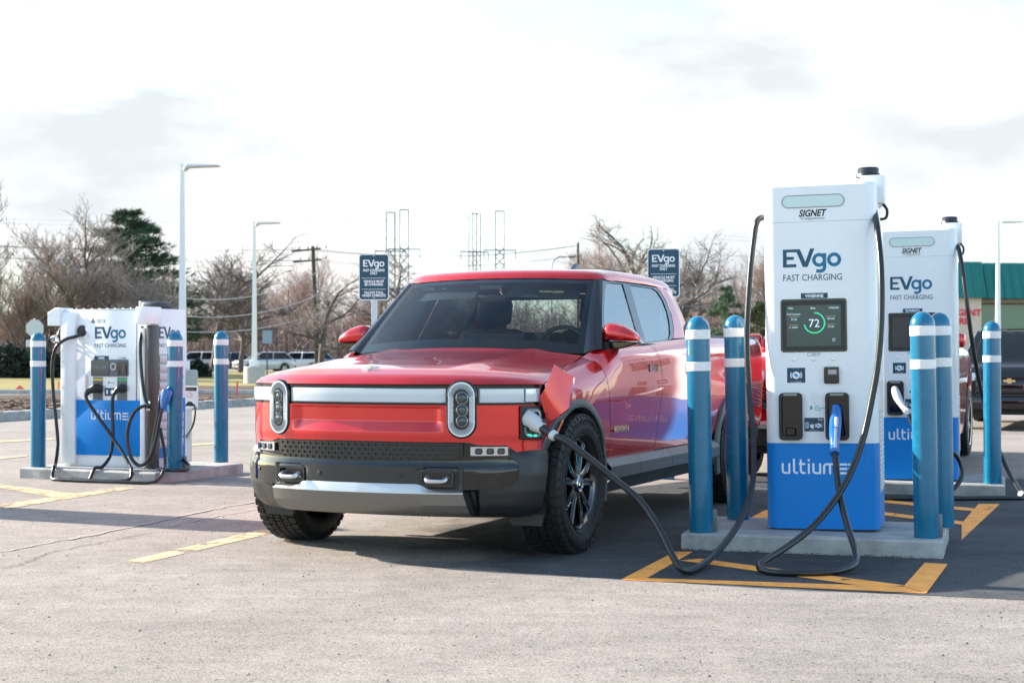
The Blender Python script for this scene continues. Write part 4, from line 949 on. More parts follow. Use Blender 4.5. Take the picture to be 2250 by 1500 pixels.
# side mirrors
for sg in (-1, 1):
    mr = Matrix.Translation((sg * .957, .81, 1.292))
    b = MB(); rows = []; n8 = 11
    for k in range(n8):
        t = k / (n8 - 1); x = -.112 + .222 * t
        top = interp(t, [(0, .050), (.06, .062), (.3, .060), (.6, .040), (.85, .008), (1, -.028)]); bot = interp(t, [(0, -.046), (.5, -.054), (1, -.056)]); y0 = interp(t, [(0, .035), (.1, .055), (.6, .060), (.9, .045), (1, .02)])
        zc = (top + bot) / 2; h0 = (top - bot) / 2
        rows.append([(sg * x, yy * y0, zc + h0 * z) for yy, z in ((.9, -1), (0, -1), (-.7, -1), (-1.02, -.75), (-1.15, -.2), (-1.05, .35), (-.75, .78), (-.2, .98), (.5, 1.0), (.9, .96))])
    b.grid(rows, M=mr, close=True); b.add(rows[0], [tuple(range(10))], 0, mr); b.add(rows[-1], [tuple(range(10))], 0, mr); mi_ = b.build('side_mirror', red, truck, 50)
    FMm = mr @ Matrix.Rotation(R(90), 4, 'X')
    P_ = [(sg * x, z) for x, z in ((-.112, -.050), (.108, -.059), (.112, -.072), (.02, -.098), (-.06, -.108), (-.115, -.150), (-.165, -.150), (-.150, -.120))]
    b = MB(); b.prism(P_ if sg > 0 else P_[::-1], -.045, .052, 0, FMm, bev=.008); b.build('housing', black_gloss, mi_)
    P_ = [(sg * x, z) for x, z in ((-.135, -.112), (-.085, -.098), (-.10, -.125), (-.15, -.146))]
    b = MB(); b.prism(P_ if sg > 0 else P_[::-1], .052, .055, 0, FMm); b.build('lamp', conn_white, mi_)
# ------------------------------------------------------------------ truck: bumper, skid plate, grille, charge port
def se(w_): return s_v(-math.sqrt(max(.03, (AR - .04) ** 2 - (w_ - HW) ** 2)))
def clad_off(u, w_): 
    o = interp(w_, [(.24, -.16), (.27, -.075), (.32, -.03), (.40, -.004), (.50, .004), (.60, -.014), (.66, -.016)])
    return o + .030 * sstep(.74, .90, abs(u)) * sstep(.645, .595, w_)
b = MB(); rows = []
for j in range(27):
    w_ = lerp(.25, .676, j / 26); e = se(w_); rows.append([pt(lerp(-e, e, i / 110), w_, clad_off(at(lerp(-e, e, i / 110))[0], w_) - (.05 if abs(at(lerp(-e, e, i / 110))[0]) < .655 and w_ < .40 else 0)) for i in range(111)])
b.grid(rows)
for e_ in (0, -1): b.grid([[r[e_] for r in rows], [(r[e_][0] * .97, r[e_][1] + .012, r[e_][2]) for r in rows], [(r[e_][0] * .72, r[e_][1] + .02, r[e_][2]) for r in rows]])
clad = b.build('lower_cladding', grey_clad, truck, 50)
def strip_patch(u0, u1, w0, w1, off, n=40, nw=4, name='x', m=None, parent=None, rim=.03):
    s0, s1 = s_u(u0), s_u(u1); P = front_patch(s0, s1, w0, w1, n, nw, off); b = MB(); b.grid(P)
    top = [r[-1] for r in P]; bot = [r[0] for r in P]
    def back(L): return [tuple(Vector(p) + Vector((0, rim, 0))) for p in L]
    b.grid([top, back(top)]); b.grid([bot, back(bot)]); b.grid([P[0], back(P[0])]); b.grid([P[-1], back(P[-1])])
    return b.build(name, m, parent, 40)
strip_patch(-.83, .83, lambda u: interp(abs(u), [(0, .552), (.62, .565), (.80, .58), (.83, .60)]), lambda u: interp(abs(u), [(0, .670), (.55, .668), (.64, .650), (.83, .645)]), K(-.004), 60, 4, 'upper_band', black_gloss, truck)
# grille opening with rows of rounded cells
gr = strip_patch(-.578, .578, lambda u: interp(abs(u), [(0, .566), (.50, .566), (.578, .60)]), lambda u: interp(abs(u), [(0, .668), (.6, .664)]), K(.006), 60, 3, 'grille', mat('grille_black', (.004, .004, .005), .25), truck)
b = MB()
for r_ in range(4):
    n = 26; w_ = .580 + .0245 * r_
    for k in range(n):
        u = lerp(-.555, .555, (k + (.5 if r_ % 2 else 0)) / n)
        if abs(u) > .545 - (0.03 if r_ == 0 else 0): continue
        M = fmat(s_u(u), w_, .006); o_ = rrect(.044, .0235, .008, 0, 0, 3); b.ring(o_, inset(o_, .0042), 0, .006, 0, M)
b.build('mesh_cells', mat('cell_grey', (.022, .025, .028), .3), gr)
# fog lamps
for sg in (-1, 1):
    fo = strip_patch(min(sg * .615, sg * .79), max(sg * .615, sg * .79), K(.600), K(.648), K(.012), 16, 3, 'fog_lamp', mat('fog_chrome', (.55, .57, .6), .10, .85), truck)
    for u in (.655, .71, .76):
        M = fmat(sg * s_u(u), .624, .012); b = MB(); b.prism(rrect(.042, .034, .012), 0, .004, 0, M, bev=.001); b.prism(rrect(.03, .024, .009), .004, .007, 1, M, bev=.002); b.build('lens', [black_gloss, mat('projector_lens', (.1, .13, .16), .03)], fo)
# gloss band with parking sensors; satin centre panel with the two tow hooks
band = strip_patch(-.83, .83, lambda u: interp(abs(u), [(0, .42), (.62, .415), (.76, .425), (.80, .44), (.83, .48)]), lambda u: interp(abs(u), [(0, .562), (.62, .574), (.80, .59), (.83, .56)]), lambda u, w_: .014 + .012 * sstep(.556, .53, w_), 70, 8, 'bumper_band', black_gloss, truck)
b = MB()
for u in (-.74, -.25, .25, .74):
    M = fmat(s_u(u), .492, .034 if abs(u) < .6 else .027); b.lathe([(.013, 0), (.013, .003), (.009, .004)], 18, M=M)
b.build('parking_sensor', black_plastic, band)
cen = strip_patch(-.578, .578, lambda u: interp(abs(u), [(0, .438), (.34, .438), (.40, .412), (.6, .408)]), K(.540), lambda u, w_: .034 - .016 * sstep(.05, .01, abs(abs(u) - .452) - .07) * (1 if .425 < w_ < .53 else 0), 90, 12, 'bumper_panel', satin_dark, truck)
for sg in (-1, 1):
    M = fmat(sg * s_u(.452), .478, .018, .6)
    b = MB(); o_ = rrect(.19, .088, .02); b.ring(o_, inset(o_, .012), 0, .022, 0, M); b.build('recess', satin_dark, cen)
    b = MB(); b.tube([tuple(v) for v in smooth([(-.055, .012, -.01), (-.056, 0, .03), (-.045, -.012, .052), (0, -.014, .056), (.045, -.012, .052), (.056, 0, .03), (.055, .012, -.01)], 5)], .0125, 10, M=M); b.build('tow_hook', silver, cen)
# skid plate: bright top bevel, brushed lower face rolling under
cols = []; n = 48
for i in range(n + 1):
    u = lerp(-.578, .578, i / n); s = s_u(u); wt = interp(abs(u), [(0, .447), (.35, .447), (.415, .414), (.6, .408)])
    k = abs(u) / .6; wl = lambda p, f_: (p[0] * (1 + f_), p[1], p[2])
    cols.append([pt(s, wt, .012), pt(s, wt - .002, .036), pt(s, .400, .052), pt(s, .394, .052), wl(pt(s, .33, .02), .035), wl(pt(s, .285, -.03), .065), wl(pt(s, .258, -.10), .09), wl(pt(s, .240, -.26), .12)])
b = MB(); b.grid([c[:4] for c in cols], 0); b.grid([c[3:] for c in cols], 1); sk = b.build('skid_plate', [mat('skid_silver', (.50, .51, .52), .36, .75, bump=.1, bscale=300), mat('skid_grey', (.20, .196, .186), .40, .5, bump=.1, bscale=300)], truck, 22)
for sg in (-1, 1):                                # flat wing facets of the plate
    c0 = cols[-1] if sg > 0 else cols[0]
    b = MB(); b.grid([c0, [(p[0] + sg * .004, p[1] + .05, p[2]) for p in c0], [(p[0] - sg * .01, p[1] + .16, p[2] + .01) for p in c0]]); b.build('wing', grey_clad, sk)
    b = MB(); b.prism([(-.12, .0), (.12, .0), (.10, -.075), (-.08, -.075)], -.015, .015, 0, FM(sg * .80, -.40, .27)); b.build('air_deflector', black_plastic, truck)
# charge port: black bay with inlet and light ring; flap folded out beside it
s0, s1 = s_u(.842), s_v(-.45)
P = [[pt(lerp(s0, s1, i / 16), w_, o_) for i in range(17)] for w_, o_ in ((.684, .004), (.690, .012), (.78, .014), (.866, .012), (.870, .004))]
b = MB(); b.grid(P); cpB = b.build('charge_port', black_plastic, truck)
M = fmat(s_u(.886), .775, .014, .9)
b = MB(); o_ = rrect(.105, .155, .03); b.ring(o_, inset(o_, .010), 0, .010, 0, M); b.build('socket_rim', mat('rim_grey', (.2, .22, .23), .35), cpB)
b = MB(); b.prism(rrect(.085, .135, .025), 0, .003, 0, M); b.build('socket', black_gloss, cpB)
b = MB(); b.prism(stroke([(-.036, .058), (-.03, .064), (.03, .064), (.04, .052), (.04, .03)], .004), .010, .012, 0, M); b.build('light_strip', conn_white, cpB)
b = MB(); b.prism(stroke([(.04, -.02), (.04, -.052)], .005), .010, .012, 0, M); b.prism(stroke([(-.036, -.062), (-.01, -.068)], .006), .010, .012, 0, M); b.prism(stroke([(.004, -.068), (.022, -.067)], .006), .010, .012, 0, M); b.build('light_strip', green_light, cpB)
# flap: two-facet shell standing out from the fender
FL = {'a': (0.952, -0.491, 0.964), 'b': (0.986, -0.440, 1.097), 'c': (1.074, -0.373, 1.024), 'c2': (1.073, -0.377, 0.996), 'd2': (1.066, -0.394, 0.931), 'd': (1.061, -0.409, 0.855), 'i': (1.011, -0.462, 0.804), 'm3': (1.000, -0.463, 0.864), 'm2': (0.982, -0.471, 0.919), 'mid': (1.019, -0.434, 0.946), 'f': (0.922, -0.500, 0.917), 'e': (0.958, -0.465, 0.778)}
KS = list(FL); b = MB(); V0 = [FL[k] for k in KS]; ix = {k: i for i, k in enumerate(KS)}; nV = len(KS)
V1 = [(x - .004, y + .035, z) for x, y, z in V0]
fc = [tuple(ix[k] for k in f.split()) for f in ('f e i m3', 'f m3 m2', 'f m2 a', 'a m2 mid b', 'b mid c', 'c mid c2', 'c2 mid d2', 'd2 mid d', 'd mid m3 i', 'm2 m3 mid')]
ed = [ix[k] for k in 'f e i d d2 c2 c b a'.split()]
b.add(V0 + V1, fc + [tuple(nV + i for i in f[::-1]) for f in fc] + [(ed[k], ed[(k + 1) % len(ed)], nV + ed[(k + 1) % len(ed)], nV + ed[k]) for k in range(len(ed))])
b.build('flap', red, cpB, 42)
b = MB(); b.tube([(.93, -.45, .93), (.955, -.44, .925), (.97, -.44, .92)], .014, 8); b.build('hinge', black_plastic, cpB)

# ------------------------------------------------------------------ wheels
def tyre_mesh(b, r=.405, wd=.262):
    h = wd / 2; pr = [(.262, -.095), (.275, -.118), (.30, -.130), (.335, -.134), (.366, -.128), (.386, -.116), (.394, -.10), (.396, -.05), (.396, .05), (.394, .10), (.386, .116), (.366, .128), (.335, .134), (.30, .130), (.275, .118), (.262, .095)]
    b.lathe([(q * r / .405, z * wd / .262) for q, z in pr], 96, cap=False)
    n = 46
    for k in range(n):
        for row, (z, zw, ph) in enumerate(((-.098, .044, 0), (-.05, .040, .5), (0, .042, .15), (.05, .040, .65), (.098, .044, .3))):
            th = 2 * PI * (k + ph) / n; sk_ = .10 * (1 if row % 2 else -1)
            for part in ((-.021, .0135), (.0035, .0145)) if row in (1, 2, 3) else ((-.016, .025),):
                M = Matrix.Rotation(th, 4, 'Z') @ Matrix.Translation((r - .0060, part[0] + .008, z * wd / .262)) @ Matrix.Rotation(sk_ + (.25 if part[0] > 0 else 0), 4, 'X')
                b.box((0, 0, 0), (.012, part[1] * 1.7 if row in (0, 4) else part[1] * 1.5, zw), r=0, M=M)
        for sgn in (-1, 1):                       # shoulder lugs
            th = 2 * PI * (k + (.3 if sgn > 0 else 0)) / n; M = Matrix.Rotation(th, 4, 'Z') @ Matrix.Translation((r - .0245, 0, sgn * wd / 2 * .905)) @ Matrix.Rotation(sgn * .62, 4, 'Y')
            b.box((0, 0, 0), (.040 if k % 2 else .030, .034, .010), M=M)
def truck_wheel():
    b = MB(); b.lathe([(.258, -.1), (.235, -.08), (.225, .0), (.24, .085), (.262, .098)], 56, cap=False); b.lathe([(.225, .01), (.05, .025), (.001, .03)], 40, cap=False); w_ = b.build('wheel', mat('wheel_barrel', (.012, .012, .013), .3, .3), truck)
    b = MB(); tyre_mesh(b); 
    for k in range(60):                           # sidewall ribs and raised bar pattern
        M = Matrix.Rotation(2 * PI * k / 60, 4, 'Z') @ Matrix.Translation((.352, 0, .1325)); b.box((0, 0, 0), (.030 if k % 2 else .018, .011, .004), M=M)
    for rr in (.372, .322, .285): b.lathe([(rr - .003, .129), (rr, .1345), (rr + .003, .129)], 64, cap=False)
    b.build('tyre', rubber, w_)
    b = MB(); b.lathe([(.266, .094), (.268, .103), (.258, .110), (.246, .100), (.240, .085)], 72, 2, cap=False)
    for k in range(5):
        th = PI / 2 + 2 * PI * k / 5
        for s_ in (-1, 1):
            P0 = Vector((.045, s_ * .018)); P1 = Vector((.15, s_ * .034)); P2 = Vector((.248, s_ * .078)); q = stroke([P0, P1, P2], .040)
            b.prism(q, .055, .098, 0, Matrix.Rotation(th, 4, 'Z'), bev=.006)
            e_ = stroke([P0 + Vector((.03, s_ * .0115)), P1 + Vector((0, s_ * .0145)), P2 + Vector((-.004, s_ * .013))], .009); b.prism(e_, .092, .1005, 1, Matrix.Rotation(th, 4, 'Z'))
            e_ = stroke([P1 + Vector((.0, s_ * -.014)), P2 + Vector((-.002, s_ * -.015))], .007); b.prism(e_, .092, .1005, 1, Matrix.Rotation(th, 4, 'Z'))
    b.lathe([(.062, .05), (.062, .095), (.05, .108), (.048, .108)], 32, 0, cap=False); b.lathe([(.048, .108), (.044, .114), (.036, .110)], 32, 1, cap=False); b.lathe([(.036, .110), (.001, .116)], 32, 0, cap=False)
    b.prism([(-.018, -.02), (.004, -.026), (.018, .02), (-.004, .026)], .112, .119, 1, None)
    b.build('rim', [mat('rim_black', (.010, .010, .011), .12, .4, .8), mat('rim_cut', (.72, .73, .74), .12, 1.0), mat('rim_lip', (.10, .10, .105), .15, .9)], w_)
    return w_
w0_ = truck_wheel()
for i, (u, v) in enumerate(((.865, 0), (.865, WB), (-.865, 0), (-.865, WB))):
    o = w0_ if i == 0 else copy_tree(w0_, truck)
    o.matrix_local = Matrix.Translation((u, v, .405)) @ Matrix.Rotation(0 if u > 0 else PI, 4, 'Z') @ Matrix.Rotation(R(90), 4, 'Y') @ Matrix.Rotation(R((13, 40, 5, 20)[i]), 4, 'Z')

# ------------------------------------------------------------------ charging cables
Mv = Matrix.Translation(viv.location) @ viv.rotation_euler.to_matrix().to_4x4()
Mp = Matrix.Translation(pip.location) @ pip.rotation_euler.to_matrix().to_4x4()
V = lambda x, y, z: Mv @ Vector((x, y, z))
c1 = [V(-.30, .30, 1.90), P3(1667, 482, 9.52), P3(1656, 528, 9.5), P3(1647, 620, 9.45), P3(1641, 740, 9.4), P3(1646, 850, 9.35), P3(1655, 960, 9.25), P3(1655, 1045, 9.1), P3(1641, 1110, 8.95), P3(1610, 1170, 8.75), P3(1566, 1222, 8.45), P3(1530, 1248, 8.15), P3(1503, 1253, 8.02), P3(1482, 1228, 8.04), P3(1448, 1160, 8.12), P3(1405, 1098, 8.2), P3(1350, 1052, 8.25), P3(1290, 1003, 8.28), P3(1243, 968, 8.32), P3(1219, 958, 8.36)]
for p in c1:
    if p.z < .018: p.z = .018
root, c = cable('charging_cable', 'black cable from the nearest charger plugged into the red truck by a white handle', c1, .0185)
def handle(root, c, axis_from, axis_to, white, n_, tail):
    """plug: moulded head, black body, ring where the cable enters"""
    a, b_ = Vector(axis_from), Vector(axis_to); d = b_ - a; l = d.length; M = along(a - c, d)
    b = MB(); pr = [(.026, -.004), (.040, 0), (.042, .012), (.040, l * .28), (.034, l * .46), (.028, l * .58), (.025, l * .62)]
    b.lathe([(q, z) for q, z in pr], 24, M=M @ Matrix.Diagonal((.95, 1.15, 1, 1))); b.build('plug_head', white, root)
    b = MB(); b.lathe([(.029, l * .45), (.026, l * .6), (.023, l * .9), (.022, l)], 20, M=M); b.build('grip', black_plastic, root)
    b = MB(); b.lathe([(.022, l * .93), (.0285, l * .95), (.0285, l * 1.05), (.0225, l * 1.08)], 20, M=M); b.build('collar', tail, root)
    return M
pa = P3(1158, 918, 8.50); pb = P3(1216, 956, 8.36)
M = handle(root, c, pa, pb, conn_white, 0, conn_white)
b = MB(); b.lathe([(.027, .002), (.028, .06)], 20, M=M @ Matrix.Translation((0, -.030, 0)) @ Matrix.Diagonal((1.1, .7, 1, 1))); b.prism(circ(.012, 0, 0, 16), .046, .052, 0, M @ Matrix.Translation((0, 0, .10)) @ Matrix.Rotation(R(-60), 4, 'X')); b.build('plug_base', black_plastic, root)
c2 = [V(.30, .30, 1.92), P3(1921, 462, 9.3), P3(1928, 505, 9.08), P3(1936, 590, 8.95), P3(1937, 690, 8.9), P3(1930, 790, 8.88), P3(1915, 880, 8.87), P3(1896, 965, 8.85), P3(1868, 1040, 8.8), P3(1832, 1102, 8.74), P3(1782, 1160, 8.62), P3(1727, 1202, 8.42), P3(1685, 1228, 8.26), P3(1668, 1244, 8.14), P3(1690, 1256, 8.06), P3(1740, 1259, 8.01), P3(1800, 1258, 8.02), P3(1850, 1252, 8.08), P3(1880, 1236, 8.22), P3(1878, 1205, 8.45), P3(1862, 1155, 8.62), P3(1848, 1100, 8.76), P3(1839, 1040, 8.86), P3(1835, 985, 8.93)]
for p in c2:
    if p.z < .02: p.z = .02
root, c = cable('charging_cable', 'black cable looping on the pavement from the blue plug holstered in the nearest charger', c2, .0185)
hp = Mv @ Vector((vx(1839, 915), -.03, vz(895)))
b = MB(); hA = [P3(1838, 893, 9.19), P3(1837, 915, 9.15), P3(1835, 940, 9.08), P3(1834, 965, 8.99), P3(1834, 990, 8.93)]
b.tube([p - c for p in smooth(hA, 5)], [.018 + .018 * math.sin(PI * min(1, .15 + i / 24)) for i in range(21)], 16); b.build('plug_head', conn_blue, root)
b = MB(); b.tube([P3(1838, 918, 9.10) - c, P3(1837, 940, 9.04) - c], .012, 12); b.build('button', conn_white, root); b = MB(); b.tube([P3(1836, 942, 9.02) - c, P3(1835, 985, 8.90) - c], .011, 8); b.build('trigger', chrome, root)
b = MB(); b.tube([P3(1834, 962, 9.0) - c, P3(1834, 997, 8.91) - c], [.024, .028], 14); b.build('collar', conn_blue, root)
# middle charger
Md = Matrix.Translation(dar.location) @ dar.rotation_euler.to_matrix().to_4x4()
c3 = [P3(1996, 908, 12.7), P3(2004, 930, 12.6), P3(2020, 955, 12.5), P3(2050, 975, 12.45), P3(2080, 985, 12.45), P3(2103, 1003, 12.5), P3(2114, 1032, 12.5), P3(2108, 1058, 12.45), P3(2085, 1080, 12.4), P3(2050, 1092, 12.35), P3(1990, 1096, 12.35), P3(1900, 1097, 12.4)]
for p in c3: p.z = max(p.z, .02)
root, c = cable('charging_cable', 'black cable with a pale grey plug holstered in the DARIO charger', c3, .0185)
b = MB(); b.tube([p - c for p in smooth([P3(1965, 852, 12.98), P3(1972, 872, 12.9), P3(1982, 890, 12.82), P3(1995, 908, 12.72)], 4)], [.022, .029, .034, .036, .036, .034, .031, .028, .025, .023, .022, .020, .020], 14); b.build('plug_head', conn_white, root)
b = MB(); b.tube([P3(1990, 900, 12.76) - c, P3(2000, 912, 12.68) - c], .027, 14); b.build('collar', conn_white, root)
c4 = [Md @ Vector((.30, .30, 1.92)), P3(2104, 540, 13.0), P3(2113, 580, 12.88), P3(2124, 660, 12.8), P3(2136, 750, 12.85), P3(2152, 840, 12.95), P3(2172, 920, 13.0), P3(2196, 990, 12.95), P3(2216, 1035, 12.8), P3(2238, 1074, 12.5), P3(2248, 1094, 12.36), P3(2225, 1098, 12.32), P3(2150, 1099, 12.3), P3(2060, 1100, 12.28), P3(1930, 1099, 12.3)]
for p in c4: p.z = max(p.z, .02)
root, c = cable('charging_cable', 'black cable hanging from the top right of the DARIO charger and trailing along the ground', c4, .0185)
b = MB(); b.tube([P3(2243, 1084, 12.42) - c, P3(2250, 1090, 12.38) - c], .03, 12); b.build('collar', conn_white, root)
# left charger
MpI = Mp.inverted()
def W_(px, py, y=-.12):
    o_ = MpI @ Vector((0, 0, CAMH)); d_2 = MpI.to_3x3() @ Vector(((px - 1125) / F, 1, -(py - HY) / F)); k = (y - o_.y) / d_2.y; q = o_ + d_2 * k
    q.z = max(q.z, .019 if y > -.46 else -PADH + .018); return Mp @ q
def lead(label, pts, r=.0165):
    return cable('charging_cable', label, [W_(*p) for p in pts], r)
root, c = lead('black cable held by the left arm of the left charger, plugged into its left socket', [(188, 729, -.01), (170, 738, -.07), (143, 746, -.11), (123, 764, -.12), (115, 800, -.12), (117, 860, -.12), (123, 920, -.13), (127, 975, -.15), (122, 1020, -.30), (118, 1036, -.44), (115, 1050, -.50), (122, 1058, -.55), (150, 1061, -.56), (205, 1061, -.56), (262, 1057, -.53), (286, 1050, -.50), (289, 1036, -.45), (284, 1020, -.32), (268, 992, -.2), (240, 950, -.15), (212, 910, -.15), (193, 882, -.14), (190, 864, -.12), (206, 852, -.08), (221, 853, -.05)])
b = MB(); b.tube([p - c for p in (W_(189, 868, -.125), W_(193, 860, -.115), W_(206, 853, -.09), W_(222, 854, -.03))], [.02, .03, .042, .04], 14); b.build('plug_head', black_plastic, root)
root, c = lead('black cable from the right socket of the left charger running down across its blue panel', [(272, 851, -.03), (258, 855, -.10), (248, 872, -.13), (247, 910, -.13), (248, 960, -.14), (242, 1000, -.16), (225, 1025, -.32), (208, 1042, -.43), (196, 1054, -.50), (182, 1060, -.53), (150, 1062, -.53)])
b = MB(); b.tube([p - c for p in (W_(250, 866, -.12), W_(258, 855, -.10), W_(276, 852, -.03))], [.018, .026, .03], 12); b.build('plug_head', black_plastic, root)
root, c = lead('black cable coiled beside the corner post of the left charger, ending in a blue plug', [(312, 718, -.06), (308, 760, -.14), (312, 830, -.17), (320, 880, -.2), (330, 893, -.24), (312, 893, -.3), (292, 910, -.32), (280, 950, -.33), (286, 1000, -.33), (306, 1022, -.33), (327, 1008, -.33), (342, 965, -.3), (352, 915, -.28), (360, 885, -.24), (362, 870, -.22)])
b = MB(); b.tube([p - c for p in (W_(358, 898, -.26), W_(362, 880, -.24), W_(367, 862, -.22), W_(372, 856, -.16))], [.022, .045, .05, .03], 14); b.build('plug_head', conn_blue, root)
root, c = lead('black cable dropping behind the corner post and looped round the foot of the bollard', [(352, 870, -.2), (348, 910, -.26), (338, 960, -.28), (333, 1000, -.3), (342, 1024, -.30), (360, 1037, -.36), (388, 1043, -.36), (410, 1036, -.28), (415, 1022, -.16), (404, 1010, -.05)])
root, c = lead('black cable crossing the front edge of the left island onto the pavement', [(352, 940, -.22), (360, 985, -.25), (363, 1018, -.34), (359, 1036, -.44), (350, 1050, -.50), (330, 1060, -.56), (260, 1064, -.60), (190, 1064, -.60), (130, 1063, -.59)], .015)
# ------------------------------------------------------------------ parking signs
def sign(loc, label, rz, back):
    root = thing('parking_sign', label, 'sign', loc, rz, 'dark blue charging rules signs'); H = 2.16
    b = MB(); b.box((0, .02, H / 2 - .02), (.055, .03, H - .04), r=.004); b.build('post', galv, root)
    b = MB(); b.prism(rrect(.305, .457, .03, 0, H - .228), 0, .003, 0, FM()); pl = b.build('panel', white_plain, root)
    b = MB(); b.prism(rrect(.287, .439, .024, 0, H - .228), .003, .004, 0, FM()); b.build('face', mat('sign_navy', (.005, .058, .105), .35), pl)
    logo_ev(pl, FM(-.108, -.0042, H - .125), .215, print_white, print_white)
    for i, (t, z, wd) in enumerate((('FAST CHARGING', -.172, .215), ('ONLY', -.202, .075), ('VEHICLE MUST', -.282, .21), ('BE CHARGING', -.312, .185), ('VACATE STALL', -.392, .20), ('WHEN COMPLETE', -.422, .24))):
        text(t, .034, FM(0, -.0045, H + z), print_white, pl, 'lettering', bold=.035, width=wd)
    b = MB()
    for z in (-.238, -.348): b.box((0, -.0045, H + z), (.238, .001, .004))
    b.build('divider', print_white, pl)
    b = MB()
    for z in (-.02, -.435): b.lathe([(.007, .004), (.006, .009), (.001, .010)], 10, M=FM(0, 0, H + z))
    b.build('bolt', galv, pl)
sign((-1.365, 15.3, 0), 'dark blue rules sign on a post left of the truck roof, fully readable', R(-8), 0)
sign((1.425, 14.55, 0), 'dark blue rules sign partly hidden behind the rear of the truck cab', R(-10), 0)

# ------------------------------------------------------------------ lamp posts
def lamp_post():
    root = thing('lamp_post', 'x', 'street lamp', group='white parking lot lamp posts')
    b = MB(); b.lathe([(.43, 0), (.43, .76), (.40, .80)], 28); b.build('footing', concrete_pale, root)
    b = MB(); b.box((0, 0, .92), (.36, .36, .26), r=.03); b.tube([(0, 0, .8), (0, 0, 6.7)], [.145, .07], 4, M=Matrix.Rotation(R(45), 4, 'Z')); b.build('pole', white_plain, root)
    b = MB(); b.prism([(0, 0), (.0, -.12), (.12, -.02), (.95, .01), (1.02, .035), (.95, .055), (.12, .075)], -.17, .17, 0, FM(.06, 0, 6.6), bev=.02); b.build('lamp_head', mat('lamp_head_grey', (.62, .64, .66), .4, .2), root)
    return root
lp = lamp_post()
for i, (px, Y, s_, l) in enumerate(((401, 44.3, 1.0, 'tall white lamp post behind the left charger, the nearest and tallest looking'), (559, 63, 1.0, 'white lamp post on a concrete footing beside the parked white wagon'), (2193, 64, 1.02, 'white lamp post in front of the green roofed clinic'))):
    o = lp if i == 0 else copy_tree(lp); o.location = ((px - 1125) * Y / F, Y, 0); o.scale = (1, 1, s_); o['label'] = l
# slim curved street lamp far away
root = thing('street_lamp', 'thin curved street lamp far behind the truck roof', 'street lamp', ((1212 - 1125) * 230 / F, 230, 0))
b = MB(); b.tube([tuple(v) for v in smooth([(0, 0, 0), (0, 0, 8), (0, 0, 14.4), (.3, 0, 15.6), (1.0, 0, 16.2), (1.6, 0, 16.2)], 5)], .13, 6); b.build('pole', mat('far_grey', (.4, .42, .45), .6), root); b = MB(); b.box((1.9, 0, 16.2), (.9, .4, .2), r=.08); b.build('lamp_head', mat('far_grey', (.4, .42, .45)), root)

# ------------------------------------------------------------------ utility poles, wires, pylons
wood = mat('pole_wood', (.075, .06, .05), .85, var=.2, vscale=3)
steel = mat('pylon_steel', (.11, .14, .155), .6, .2)
def util(px, top, Y, label, arms, lean=0.0, th=.16):
    X = (px - 1125) * Y / F; h = CAMH + (HY - top) * Y / F
    root = thing('utility_pole', label, 'utility pole', (X, Y, 0)); root.rotation_euler = (0, R(lean), R(0))
    b = MB(); b.tube([(0, 0, 0), (0, 0, h)], [th * 1.25, th * .8], 8); b.build('pole', wood, root)
    for z, wd in arms:
        b = MB(); b.box((0, -.15, h - z), (wd, .12, .14), M=Matrix.Rotation(R(-3), 4, 'Y')); a = b.build('crossarm', wood, root); b = MB()
        for k in range(4): b.lathe([(.05, h - z + .08), (.07, h - z + .16), (.03, h - z + .26)], 8, M=Matrix.Translation((wd * (-.45 + .3 * k), -.15, 0)))
        b.build('insulators', mat('insulator', (.25, .22, .2), .4), a)
    return root, X, Y, h
p1_ = util(699, 541, 115, 'leaning dark wooden pole with two crossarms behind the left sign', ((.25, 2.2), (1.05, 2.1)), -2.4, .17)
p2_ = util(1270, 533, 130, 'thin dark wooden pole rising behind the truck roof', ((1.2, .6),), 0, .12)
wire_m = mat('wire', (.20, .21, .23), .5); wire_b = mat('wire_bright', (.62, .58, .55), .35, .6)
def wire(a, b_, sag, label, m=wire_m, r=.013, n=14, name='power_line', grp='overhead wires'):
    a, b_ = Vector(a), Vector(b_); P = [a.lerp(b_, i / n) - Vector((0, 0, sag * 4 * (i / n) * (1 - i / n))) for i in range(n + 1)]; c = P[n // 2].copy()
    b = MB(); b.tube([p - c for p in P], r, 4, caps=False); o = b.build(name, m); o.location = c; tag(o, label, 'wire', grp); return o
wl = 'dark overhead wire running between poles above the bare trees'
for dx, dz in ((-.9, .25), (-.3, .25), (.4, .25), (-.8, 1.05), (.7, 1.05)):
    wire((p1_[1] - .4 + dx, 114.7, p1_[3] - dz), (p1_[1] - 45 + dx, 98, p1_[3] - dz + 1), .8, wl)
    wire((p1_[1] - .4 + dx, 114.7, p1_[3] - dz), (p2_[1] + dx * .3, 130, p2_[3] - dz), .7, wl)
for dz in (0, 1.4): wire((p2_[1], 130, p2_[3] - dz), (34, 140, p2_[3] - dz - .4), .6, wl)
for i, (z0, z1, s_) in enumerate(((5.2, 7.2, 1.5), (4.0, 5.6, 1.15), (3.0, 4.3, .9))):
    wire((-21, 82, z0), (-12.6, 104, z1), s_, 'sunlit cable sagging in front of the dark oak left of the pole', wire_b, .028, grp='sunlit sagging cables')
for y_, x0, x1 in ((7.1, 11, 33), (6.6, 11, 33), (5.6, 12, 33)): wire((x0, 128, y_), (x1, 132, y_ - .2), .25, 'dark cable strung low before the brown wood right of the truck cab', wire_m, .03)
